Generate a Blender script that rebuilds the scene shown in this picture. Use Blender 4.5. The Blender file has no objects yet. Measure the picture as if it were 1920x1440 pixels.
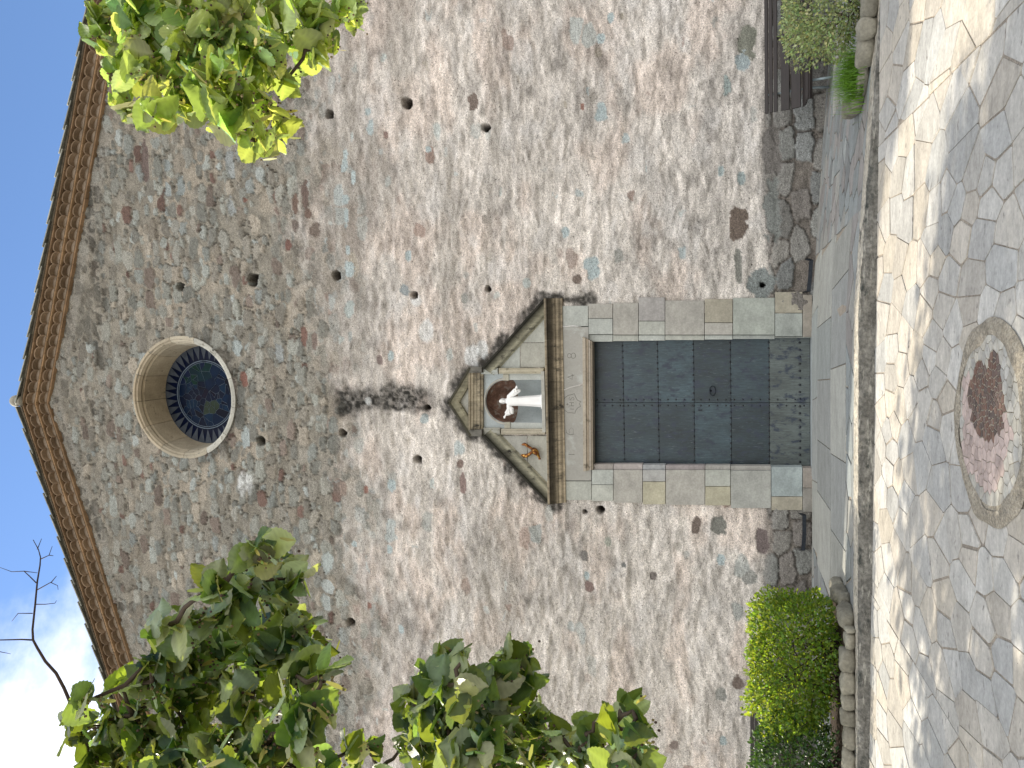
import bpy, math, random
import numpy as np
from mathutils import Vector, Matrix
random.seed(7); rng = np.random.default_rng(11)
sc = bpy.context.scene
C = sc.collection
rad = math.radians

# ------------------------------------------------------------------ camera
# X runs along the church front (0 = door centre), Y into the church (0 = face
# of the wall), Z up (0 = door sill).  The photograph was taken with the
# camera turned on its side, so the picture's left is up.
PITCH, YAW, ROLL, F = rad(17.03), rad(4.03), rad(-0.426), 1438.0
EYE = np.array([1.335, -13.9, 1.043])
_fw = np.array([-math.sin(YAW)*math.cos(PITCH), math.cos(YAW)*math.cos(PITCH), math.sin(PITCH)])
_r = np.array([math.cos(YAW), math.sin(YAW), 0.0]); _u = np.cross(_r, _fw)
RT = math.cos(ROLL)*_r + math.sin(ROLL)*_u
UP = -math.sin(ROLL)*_r + math.cos(ROLL)*_u
cam = bpy.data.cameras.new('camera'); camo = bpy.data.objects.new('camera', cam); C.objects.link(camo)
cam.sensor_width = 36; cam.sensor_fit = 'HORIZONTAL'; cam.lens = 36*F/1920
cam.clip_start = 0.05; cam.clip_end = 3000
m = Matrix.Identity(4)
for i in range(3):
    m[i][0] = -UP[i]; m[i][1] = RT[i]; m[i][2] = -_fw[i]; m[i][3] = EYE[i]
camo.matrix_world = m
sc.camera = camo

# ------------------------------------------------------------------ light
SUNV = Vector((1.19, -0.46, -0.93)).normalized()      # the way the light travels
w = bpy.data.worlds.new('World'); sc.world = w; w.use_nodes = True
nt = w.node_tree; nt.nodes.clear()
out = nt.nodes.new('ShaderNodeOutputWorld'); bg = nt.nodes.new('ShaderNodeBackground')
sky = nt.nodes.new('ShaderNodeTexSky'); sky.sky_type = 'NISHITA'; sky.sun_disc = False
sky.sun_elevation = math.asin(-SUNV.z); sky.sun_rotation = math.atan2(-SUNV.x, -SUNV.y)
sky.air_density = 1.0; sky.dust_density = 0.15; sky.ozone_density = 4.5
tc = nt.nodes.new('ShaderNodeTexCoord')
mp = nt.nodes.new('ShaderNodeMapping'); mp.inputs['Scale'].default_value = (1, 1, 1.6)
nz = nt.nodes.new('ShaderNodeTexNoise'); nz.inputs['Scale'].default_value = 4.2; nz.inputs['Detail'].default_value = 9; nz.inputs['Roughness'].default_value = .58
nt.links.new(tc.outputs['Generated'], mp.inputs[0]); nt.links.new(mp.outputs[0], nz.inputs['Vector'])
dot = nt.nodes.new('ShaderNodeVectorMath'); dot.operation = 'DOT_PRODUCT'
dot.inputs[1].default_value = (-0.83, 0.30, -0.45)
nt.links.new(tc.outputs['Generated'], dot.inputs[0])
ma = nt.nodes.new('ShaderNodeMath'); ma.operation = 'MULTIPLY_ADD'; ma.inputs[1].default_value = 1.0; ma.inputs[2].default_value = 0.0
nt.links.new(dot.outputs['Value'], ma.inputs[0])
dot2 = nt.nodes.new('ShaderNodeVectorMath'); dot2.operation = 'DOT_PRODUCT'; dot2.inputs[1].default_value = (0.0, -1.0, 0.10)   # unseen cloud bank added behind the photographer as white fill on the facade
nt.links.new(tc.outputs['Generated'], dot2.inputs[0])
mxx = nt.nodes.new('ShaderNodeMath'); mxx.operation = 'MAXIMUM'; nt.links.new(ma.outputs[0], mxx.inputs[0]); nt.links.new(dot2.outputs['Value'], mxx.inputs[1])
ad = nt.nodes.new('ShaderNodeMath'); ad.operation = 'ADD'; nt.links.new(nz.outputs['Fac'], ad.inputs[0]); nt.links.new(mxx.outputs[0], ad.inputs[1])
cr = nt.nodes.new('ShaderNodeMapRange'); cr.inputs['From Min'].default_value = 0.44; cr.inputs['From Max'].default_value = 0.86; cr.interpolation_type = 'SMOOTHSTEP'
nt.links.new(ad.outputs[0], cr.inputs['Value'])
mx = nt.nodes.new('ShaderNodeMix'); mx.data_type = 'RGBA'; mx.inputs['B'].default_value = (7.6, 7.5, 7.4, 1)
nt.links.new(cr.outputs[0], mx.inputs['Factor']); nt.links.new(sky.outputs[0], mx.inputs['A'])
nt.links.new(mx.outputs['Result'], bg.inputs[0]); bg.inputs[1].default_value = 0.15
nt.links.new(bg.outputs[0], out.inputs[0])
sun = bpy.data.lights.new('sun', 'SUN'); sun.energy = 4.2; sun.angle = rad(.5); sun.color = (1, .91, .76)
so = bpy.data.objects.new('sun', sun); C.objects.link(so); so.rotation_euler = SUNV.to_track_quat('-Z', 'Y').to_euler()
sc.view_settings.view_transform = 'Standard'; sc.view_settings.look = 'None'
sc.view_settings.exposure = 0.88; sc.view_settings.gamma = 1

# ------------------------------------------------------------------ pixel of the photo -> point on a real plane
def ray(x, y): return (720-y)*RT - (x-960)*UP + F*_fw
def W(x, y, Y=0.0):
    """point of the wall plane (offset Y) seen at photo position x, y"""
    d = ray(x, y); t = (Y-EYE[1])/d[1]; p = EYE + d*t
    return np.array([p[0], Y, p[2]])
def D(x, y, depth):
    """point at a distance in metres along the view axis"""
    return EYE + ray(x, y)*(depth/F)
def terr_z(X): return np.where(np.asarray(X) > 1.5, -.065*(np.asarray(X)-1.5), 0.0)
KY = -5.75
def plaza_z(X, Y): return -.135 - .010*np.asarray(X) - .040*(KY-np.asarray(Y))
def G(x, y):
    d = ray(x, y); c0 = -.135 - .040*KY
    t = (c0 - .010*EYE[0] + .040*EYE[1] - EYE[2])/(d[2] + .010*d[0] - .040*d[1]); return EYE + d*t

# ------------------------------------------------------------------ helpers
def tag(o, label=None, cat=None, group=None, kind=None):
    if label: o['label'] = label
    if cat: o['category'] = cat
    if group: o['group'] = group
    if kind: o['kind'] = kind
    return o
def empty(name, loc, label, cat, group=None):
    o = bpy.data.objects.new(name, None); C.objects.link(o); o.location = loc; o.empty_display_size = .2
    return tag(o, label, cat, group)
class MB:
    def __init__(s): s.v = []; s.f = []; s.c = []; s.sm = []
    def add(s, vs, fs, col=(1, 1, 1), smooth=False):
        b = len(s.v); s.v += [tuple(map(float, v)) for v in vs]; s.f += [tuple(b+i for i in f) for f in fs]
        if len(col) and np.ndim(col) == 1: s.c += [tuple(col)]*len(vs)
        else: s.c += [tuple(c) for c in col]
        s.sm += [smooth]*len(fs)
    def box(s, x0, x1, y0, y1, z0, z1, col=(1, 1, 1)):
        s.add([(x0,y0,z0),(x1,y0,z0),(x1,y1,z0),(x0,y1,z0),(x0,y0,z1),(x1,y0,z1),(x1,y1,z1),(x0,y1,z1)],
              [(0,3,2,1),(4,5,6,7),(0,1,5,4),(1,2,6,5),(2,3,7,6),(3,0,4,7)], col)
    def prism(s, poly, y0, y1, col=(1, 1, 1)):
        """poly = (x, z) corners, extruded from y0 (front) to y1 (back)"""
        n = len(poly)
        s.add([(a, y0, b) for a, b in poly]+[(a, y1, b) for a, b in poly],
              [tuple(range(n)), tuple(range(2*n-1, n-1, -1))]+[(i, i+n, (i+1) % n+n, (i+1) % n) for i in range(n)], col)
    def slab(s, poly, z0f, z1f, col=(1, 1, 1)):
        """poly = (x, y) corners; z given as functions (bottom, top)"""
        n = len(poly)
        s.add([(a, b, z0f(a, b)) for a, b in poly]+[(a, b, z1f(a, b)) for a, b in poly],
              [tuple(range(n-1, -1, -1)), tuple(range(n, 2*n))]+[(i, (i+1) % n, (i+1) % n+n, i+n) for i in range(n)], col)
    def tube(s, pts, rads, col=(1, 1, 1), n=8, cap=True):
        pts = [Vector(p) for p in pts]
        if not hasattr(rads, '__len__'): rads = [rads]*len(pts)
        vs = []; prev = None
        for i, p in enumerate(pts):
            t = (pts[min(i+1, len(pts)-1)]-pts[max(i-1, 0)]).normalized()
            if prev is None: prev = t.orthogonal().normalized()
            a = (prev - t*prev.dot(t)).normalized(); b = t.cross(a); prev = a
            for k in range(n):
                an = 2*math.pi*k/n; vs.append(p+(a*math.cos(an)+b*math.sin(an))*rads[i])
        fs = [(i*n+k, i*n+(k+1) % n, (i+1)*n+(k+1) % n, (i+1)*n+k) for i in range(len(pts)-1) for k in range(n)]
        if cap: fs += [tuple(range(n-1, -1, -1)), tuple((len(pts)-1)*n+k for k in range(n))]
        s.add(vs, fs, col, True)
    def sphere(s, c, r, col=(1, 1, 1), nu=10, nv=7, sc=(1, 1, 1)):
        vs = [(c[0], c[1], c[2]+r*sc[2])]
        for j in range(1, nv):
            for k in range(nu):
                a = math.pi*j/nv; b = 2*math.pi*k/nu
                vs.append((c[0]+r*sc[0]*math.sin(a)*math.cos(b), c[1]+r*sc[1]*math.sin(a)*math.sin(b), c[2]+r*sc[2]*math.cos(a)))
        vs.append((c[0], c[1], c[2]-r*sc[2])); L = len(vs)-1
        fs = [(0, 1+k, 1+(k+1) % nu) for k in range(nu)]
        fs += [(1+j*nu+k, 1+(j+1)*nu+k, 1+(j+1)*nu+(k+1) % nu, 1+j*nu+(k+1) % nu) for j in range(nv-2) for k in range(nu)]
        fs += [(L, 1+(nv-2)*nu+(k+1) % nu, 1+(nv-2)*nu+k) for k in range(nu)]
        s.add(vs, fs, col, True)
    def build(s, name, mat, parent=None, bevel=0, fix=True, loc=None):
        me = bpy.data.meshes.new(name); me.from_pydata(s.v, [], s.f)
        a = me.color_attributes.new('Col', 'FLOAT_COLOR', 'POINT')
        cc = np.ones((len(s.v), 4), 'f4'); cc[:, :3] = np.array(s.c, 'f4'); a.data.foreach_set('color', cc.ravel())
        me.polygons.foreach_set('use_smooth', s.sm)
        if fix:
            import bmesh
            bm = bmesh.new(); bm.from_mesh(me); bmesh.ops.recalc_face_normals(bm, faces=bm.faces); bm.to_mesh(me); bm.free()
        me.materials.append(mat); me.update()
        o = bpy.data.objects.new(name, me); C.objects.link(o)
        if parent is not None:
            o.parent = parent; o.matrix_parent_inverse = Matrix.Translation(-Vector(world_loc(parent)))
        if bevel:
            b = o.modifiers.new('bevel', 'BEVEL'); b.width = bevel; b.segments = 2; b.limit_method = 'ANGLE'; b.angle_limit = rad(35)
        return o
def world_loc(o):
    l = Vector(o.location)
    while o.parent: o = o.parent; l += Vector(o.location)
    return l
def npmesh(name, V, Fq, mat, parent=None, col=None, smooth=True, extra=None):
    """V (n,3) and quads (m,4) as arrays"""
    me = bpy.data.meshes.new(name)
    me.vertices.add(len(V)); me.vertices.foreach_set('co', np.ascontiguousarray(V, 'f4').ravel())
    k = Fq.shape[1]; me.loops.add(Fq.size); me.loops.foreach_set('vertex_index', np.ascontiguousarray(Fq, 'i4').ravel())
    me.polygons.add(len(Fq)); me.polygons.foreach_set('loop_start', np.arange(len(Fq), dtype='i4')*k)
    try: me.polygons.foreach_set('loop_total', np.full(len(Fq), k, 'i4'))
    except Exception: pass
    me.polygons.foreach_set('use_smooth', np.full(len(Fq), smooth))
    me.update(calc_edges=True)
    if col is not None:
        a = me.color_attributes.new('Col', 'FLOAT_COLOR', 'POINT')
        cc = np.ones((len(V), 4), 'f4'); cc[:, :3] = col; a.data.foreach_set('color', cc.ravel())
    me.materials.append(mat); me.validate()
    o = bpy.data.objects.new(name, me); C.objects.link(o)
    if parent is not None:
        o.parent = parent; o.matrix_parent_inverse = Matrix.Translation(-Vector(world_loc(parent)))
    return o

def N(nt, t, **k):
    n = nt.nodes.new(t)
    for a, b in k.items():
        if a in n.inputs: n.inputs[a].default_value = b
        else: setattr(n, a, b)
    return n
def surf(name, color=None, rough=.85, layers=(), bumps=(), spec=.3, metal=0, tint=None, streak=None):
    """Colour is the mesh's 'Col' (one colour per stone) or a flat colour; layers = (scale, (sx,sy,sz), amount, detail)
    multiply it by noise; bumps = (scale, stretch, strength, distance)."""
    mt = bpy.data.materials.new(name); mt.use_nodes = True; nt = mt.node_tree; nt.nodes.clear()
    o = N(nt, 'ShaderNodeOutputMaterial'); b = N(nt, 'ShaderNodeBsdfPrincipled'); nt.links.new(b.outputs[0], o.inputs[0])
    b.inputs['Roughness'].default_value = rough; b.inputs['Metallic'].default_value = metal
    b.inputs['Specular IOR Level'].default_value = spec
    tc = N(nt, 'ShaderNodeTexCoord')
    if color is None:
        a = N(nt, 'ShaderNodeAttribute', attribute_name='Col'); cur = a.outputs['Color']
    else:
        a = N(nt, 'ShaderNodeRGB'); a.outputs[0].default_value = (*color, 1); cur = a.outputs[0]
    for sc_, st, amt, det in layers:
        mp = N(nt, 'ShaderNodeMapping'); mp.inputs['Scale'].default_value = st; nt.links.new(tc.outputs['Object'], mp.inputs[0])
        nz = N(nt, 'ShaderNodeTexNoise', Scale=sc_, Detail=det, Roughness=.6); nt.links.new(mp.outputs[0], nz.inputs['Vector'])
        mr = N(nt, 'ShaderNodeMapRange'); mr.inputs['From Min'].default_value = .28; mr.inputs['From Max'].default_value = .72
        mr.inputs['To Min'].default_value = 1-amt; mr.inputs['To Max'].default_value = 1+amt
        nt.links.new(nz.outputs['Fac'], mr.inputs['Value'])
        vm = N(nt, 'ShaderNodeVectorMath', operation='SCALE'); nt.links.new(cur, vm.inputs[0]); nt.links.new(mr.outputs[0], vm.inputs['Scale']); cur = vm.outputs[0]
    for col2, sc_, st, lo, hi in (tint or ()):
        mp = N(nt, 'ShaderNodeMapping'); mp.inputs['Scale'].default_value = st; nt.links.new(tc.outputs['Object'], mp.inputs[0])
        nz = N(nt, 'ShaderNodeTexNoise', Scale=sc_, Detail=6, Roughness=.65); nt.links.new(mp.outputs[0], nz.inputs['Vector'])
        mr = N(nt, 'ShaderNodeMapRange'); mr.inputs['From Min'].default_value = lo; mr.inputs['From Max'].default_value = hi
        nt.links.new(nz.outputs['Fac'], mr.inputs['Value'])
        mi = N(nt, 'ShaderNodeMix', data_type='RGBA'); mi.inputs['B'].default_value = (*col2, 1)
        nt.links.new(cur, mi.inputs['A']); nt.links.new(mr.outputs[0], mi.inputs['Factor']); cur = mi.outputs['Result']
    nt.links.new(cur, b.inputs['Base Color'])
    prev = None
    for sc_, st, stg, dist in bumps:
        mp = N(nt, 'ShaderNodeMapping'); mp.inputs['Scale'].default_value = st; nt.links.new(tc.outputs['Object'], mp.inputs[0])
        nz = N(nt, 'ShaderNodeTexNoise', Scale=sc_, Detail=5, Roughness=.62); nt.links.new(mp.outputs[0], nz.inputs['Vector'])
        bp = N(nt, 'ShaderNodeBump', Strength=stg, Distance=dist); nt.links.new(nz.outputs['Fac'], bp.inputs['Height'])
        if prev is not None: nt.links.new(prev, bp.inputs['Normal'])
        prev = bp.outputs[0]
    if prev is not None: nt.links.new(prev, b.inputs['Normal'])
    return mt
U3 = (1, 1, 1)
M = {}
M['wall'] = surf('lime_render_and_rubble', None, .95, [(38, (1, 1, 1.3), .36, 4), (75, U3, .36, 2), (12, (1, 1, 1.7), .16, 4)],
                 [(45, U3, .7, .03), (16, (1, 1, 1.5), .5, .05)], .15, tint=[((.06, .055, .05), 27, (1, 1, 1.3), .615, .66)])
M['ashlar'] = surf('dressed_sandstone', None, .85, [(2.2, (1, 1, 1.5), .18, 5), (9, (1, 1, 1.6), .12, 5), (34, U3, .13, 4)], [(40, U3, .25, .01), (9, U3, .2, .012)], .2)
M['mould'] = surf('weathered_moulding', None, .88, [(5, (1, 1, 1), .3, 6), (9, (3, 1, .3), .25, 4), (60, U3, .12, 2)], [(30, U3, .3, .01)], .2,
                  tint=[((.035, .032, .028), 4.5, (1.4, 1, .8), .54, .70)])
M['niche'] = surf('niche_stone', None, .85, [(3, U3, .15, 5), (40, U3, .1, 3)], [(40, U3, .2, .01)], .2)
M['rust'] = surf('russet_stain_stone', (.13, .075, .055), .85, [(6, U3, .5, 5), (30, U3, .2, 3)], [(30, U3, .4, .01)], .2, tint=[((.30, .29, .26), 7, U3, .55, .72)])
M['brick'] = surf('cornice_tile', None, .85, [(3, U3, .22, 4), (25, U3, .16, 3)], [(40, U3, .3, .01)], .2)
M['rooftile'] = surf('lichened_roof_tile', None, .9, [(8, U3, .35, 5), (40, U3, .25, 3)], [(30, U3, .5, .01)], .15)
M['flag'] = surf('paving_flags', None, .75, [(1.6, (1, 2, 1), .16, 5), (7, (1, 2.0, 1), .18, 6), (36, U3, .16, 4)], [(14, (1, 2, 1), .35, .012), (70, U3, .25, .006)], .3,
                 tint=[((.16, .15, .14), 11, (1, 1.6, 1), .60, .72), ((.10, .095, .09), 42, (1, 1.6, 1), .67, .71)])
M['mortar'] = surf('sandy_mortar', (.30, .265, .22), .95, [(9, U3, .25, 5), (70, U3, .35, 3)], [(60, U3, .6, .015)], .1)
M['kerb'] = surf('worn_kerb_stone', None, .9, [(4, (1, 1, 3), .4, 6), (28, U3, .45, 4)], [(18, (1, 1, 2), .9, .05)], .15, tint=[((.36, .35, .31), 7, (.6, 1, 3), .56, .66), ((.05, .055, .05), 6, (1, 1, 2), .56, .68)])
M['door'] = None
M['iron'] = surf('black_iron', (.022, .027, .035), .5, [(30, U3, .3, 3)], [(50, U3, .2, .003)], .5, .6)
M['wood'] = surf('stained_bench_wood', (.016, .0115, .011), .5, [(3, (1, 12, 12), .4, 5), (8, (1, 30, 30), .35, 3)], [(8, (1, 20, 20), .3, .004)], .4)
M['steel'] = surf('galvanised_steel', (.22, .27, .29), .5, [(20, U3, .15, 3)], [], .5, .4)
M['white'] = surf('white_painted_plaster', (.80, .80, .80), .45, [(9, U3, .04, 4)], [(30, U3, .06, .004)], .4)
M['soil'] = surf('planter_soil', (.05, .037, .028), .97, [(12, U3, .4, 5), (60, U3, .4, 3)], [(30, U3, .9, .04)], .1)
M['bark'] = surf('linden_bark', (.075, .058, .045), .9, [(14, (1, 1, .3), .35, 5)], [(25, (1, 1, .25), .6, .01)], .15)
M['twig'] = surf('twig_bark', (.055, .04, .032), .85, [(30, U3, .3, 3)], [], .15)
M['lead'] = surf('lead_came', (.12, .16, .21), .45, [(30, U3, .2, 3)], [], .4, .3)
M['gold'] = surf('gilded_bronze', (.62, .36, .08), .28, [(30, U3, .3, 3)], [(30, U3, .3, .01)], .5, .85, tint=[((.16, .055, .02), 22, U3, .40, .50)])
M['dark'] = surf('dark_inside', (.01, .01, .01), 1, [], [], 0)
M['earth'] = surf('ground_earth', (.20, .17, .13), .95, [(1.5, U3, .25, 5), (20, U3, .3, 4)], [(15, U3, .5, .03)], .1)
def door_mat():
    mt = surf('painted_iron_sheet', None, .42, [(3.2, (1, 1, .5), .35, 6), (16, (3.5, 1, .35), .35, 5), (60, (3, 1, .3), .2, 3)],
              [(3.5, U3, .12, .02), (60, U3, .12, .003)], .5, 0, tint=[((.018, .028, .048), 5.5, (1.5, 1, .8), .52, .62), ((.15, .19, .195), 13, (5, 1, .7), .60, .80)])
    return mt
M['door'] = door_mat()
def glass_mat(name, rough=.12):
    mt = bpy.data.materials.new(name); mt.use_nodes = True; nt = mt.node_tree; b = nt.nodes['Principled BSDF']
    a = N(nt, 'ShaderNodeAttribute', attribute_name='Col'); tcx = N(nt, 'ShaderNodeTexCoord')
    nz = N(nt, 'ShaderNodeTexNoise', Scale=7.0, Detail=3.0); nt.links.new(tcx.outputs['Object'], nz.inputs['Vector'])
    mr = N(nt, 'ShaderNodeMapRange'); mr.inputs['To Min'].default_value = .15; mr.inputs['To Max'].default_value = .6; nt.links.new(nz.outputs['Fac'], mr.inputs['Value'])
    vm = N(nt, 'ShaderNodeVectorMath', operation='SCALE'); nt.links.new(a.outputs['Color'], vm.inputs[0]); nt.links.new(mr.outputs[0], vm.inputs['Scale'])
    nt.links.new(vm.outputs[0], b.inputs['Base Color'])
    b.inputs['Roughness'].default_value = rough; b.inputs['Specular IOR Level'].default_value = .06
    bp = N(nt, 'ShaderNodeBump', Strength=.15, Distance=.01); nt.links.new(nz.outputs['Fac'], bp.inputs['Height']); nt.links.new(bp.outputs[0], b.inputs['Normal'])
    return mt
M['glass'] = glass_mat('stained_glass', .2)
def leaf_mat(name, top, under, trans, tw=.45, var=.25, rough=.45):
    mt = bpy.data.materials.new(name); mt.use_nodes = True; nt = mt.node_tree; nt.nodes.clear()
    o = N(nt, 'ShaderNodeOutputMaterial'); b = N(nt, 'ShaderNodeBsdfPrincipled'); b.inputs['Roughness'].default_value = rough; b.inputs['Specular IOR Level'].default_value = .35
    g = N(nt, 'ShaderNodeNewGeometry'); mi = N(nt, 'ShaderNodeMix', data_type='RGBA'); mi.inputs['A'].default_value = (*top, 1); mi.inputs['B'].default_value = (*under, 1)
    nt.links.new(g.outputs['Backfacing'], mi.inputs['Factor'])
    a = N(nt, 'ShaderNodeAttribute', attribute_name='Col')
    mu = N(nt, 'ShaderNodeVectorMath', operation='MULTIPLY'); nt.links.new(mi.outputs['Result'], mu.inputs[0]); nt.links.new(a.outputs['Color'], mu.inputs[1])
    nt.links.new(mu.outputs[0], b.inputs['Base Color'])
    tr = N(nt, 'ShaderNodeBsdfTranslucent'); mu2 = N(nt, 'ShaderNodeVectorMath', operation='MULTIPLY'); mu2.inputs[0].default_value = trans
    nt.links.new(a.outputs['Color'], mu2.inputs[1]); nt.links.new(mu2.outputs[0], tr.inputs['Color'])
    ms = N(nt, 'ShaderNodeMixShader'); ms.inputs[0].default_value = tw
    nt.links.new(b.outputs[0], ms.inputs[1]); nt.links.new(tr.outputs[0], ms.inputs[2]); nt.links.new(ms.outputs[0], o.inputs[0])
    return mt
M['linden'] = leaf_mat('linden_leaf', (.018, .050, .028), (.27, .32, .21), (.36, .48, .04), .38)
M['linden_sun'] = leaf_mat('sunlit_linden_leaf', (.08, .14, .05), (.34, .40, .24), (.62, .74, .12), .48)  # same linden leaf, with sunlight put into paler, more translucent colours
M['bract'] = leaf_mat('linden_bract', (.34, .36, .12), (.34, .36, .12), (.5, .5, .1), .4)
M['fruit'] = surf('linden_fruit', None, .7, [(40, U3, .2, 2)], [], .2)
M['hedgeleaf'] = leaf_mat('hedge_leaf', (.06, .12, .018), (.10, .16, .03), (.38, .50, .03), .45)
M['darkhedge'] = leaf_mat('shaded_shrub_leaf', (.02, .055, .014), (.035, .07, .02), (.10, .2, .02), .3)  # leaf colour darkened to put the shrub's shade into it
M['paleleaf'] = leaf_mat('variegated_leaf', (.24, .29, .12), (.40, .43, .24), (.3, .4, .1), .25)
M['grass'] = leaf_mat('grass_blade', (.10, .21, .02), (.10, .21, .02), (.2, .4, .03), .35)

# ------------------------------------------------------------------ numpy noise
def _h(ix, iy, s):
    n = (ix.astype(np.int64)*374761393 + iy.astype(np.int64)*668265263 + s*982451653) & 0xffffffff
    n = ((n ^ (n >> 13))*1274126177) & 0xffffffff; n = n ^ (n >> 16)
    return (n & 0xffffff)/float(0xffffff)
def vn(x, y, s=0):
    ix = np.floor(x); iy = np.floor(y); fx = x-ix; fy = y-iy; fx = fx*fx*(3-2*fx); fy = fy*fy*(3-2*fy)
    ix = ix.astype(int); iy = iy.astype(int)
    a = _h(ix, iy, s); b = _h(ix+1, iy, s); c = _h(ix, iy+1, s); d = _h(ix+1, iy+1, s)
    return (a*(1-fx)+b*fx)*(1-fy)+(c*(1-fx)+d*fx)*fy
def fbm(x, y, s=0, o=4):
    t = 0; a = .5; n = 0
    for i in range(o): t = t+a*vn(x*2**i+17.3*i, y*2**i+9.1*i, s+i*13); n += a; a *= .5
    return t/n
def sst(a, b, x):
    t = np.clip((x-a)/(b-a), 0, 1); return t*t*(3-2*t)
def cells(x, z, cw, ch, jit, s):
    """irregular courses: distance to the nearest and second-nearest stone centre, and the stone's id"""
    u = x/cw; v = z/ch; iv0 = np.floor(v).astype(int)
    F1 = np.full(x.shape, 9.); F2 = np.full(x.shape, 9.); ID = np.zeros(x.shape, np.int64)
    for dv in (-1, 0, 1):
        iv = iv0+dv; sh = _h(iv, iv*0+5, s)*1.0; uu = u+sh; iu0 = np.floor(uu).astype(int)
        for du in (-1, 0, 1):
            iu = iu0+du
            px = iu+.5+(_h(iu, iv, s+1)-.5)*jit-sh; pz = iv+.5+(_h(iu, iv, s+2)-.5)*jit*.55
            dx = np.abs(u-px); dz = np.abs(v-pz); d = (dx**2.6+dz**2.6)**(1/2.6)
            nf = d < F1; F2 = np.where(nf, F1, np.minimum(F2, d)); ID = np.where(nf, iu*7919+iv*104729, ID); F1 = np.where(nf, d, F1)
    return F1, F2, ID

# ================================================================== THE CHURCH
church = empty('church', (0, 0, 0), 'tall gabled rubble stone church front with a round window and a dark double door', 'church')
HALF, APEX, SL = 13.0, 16.615, .321
def rake(X): return APEX - SL*np.abs(X)
WX, WZ, WR = .115, 12.83, 1.33     # round window
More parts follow.
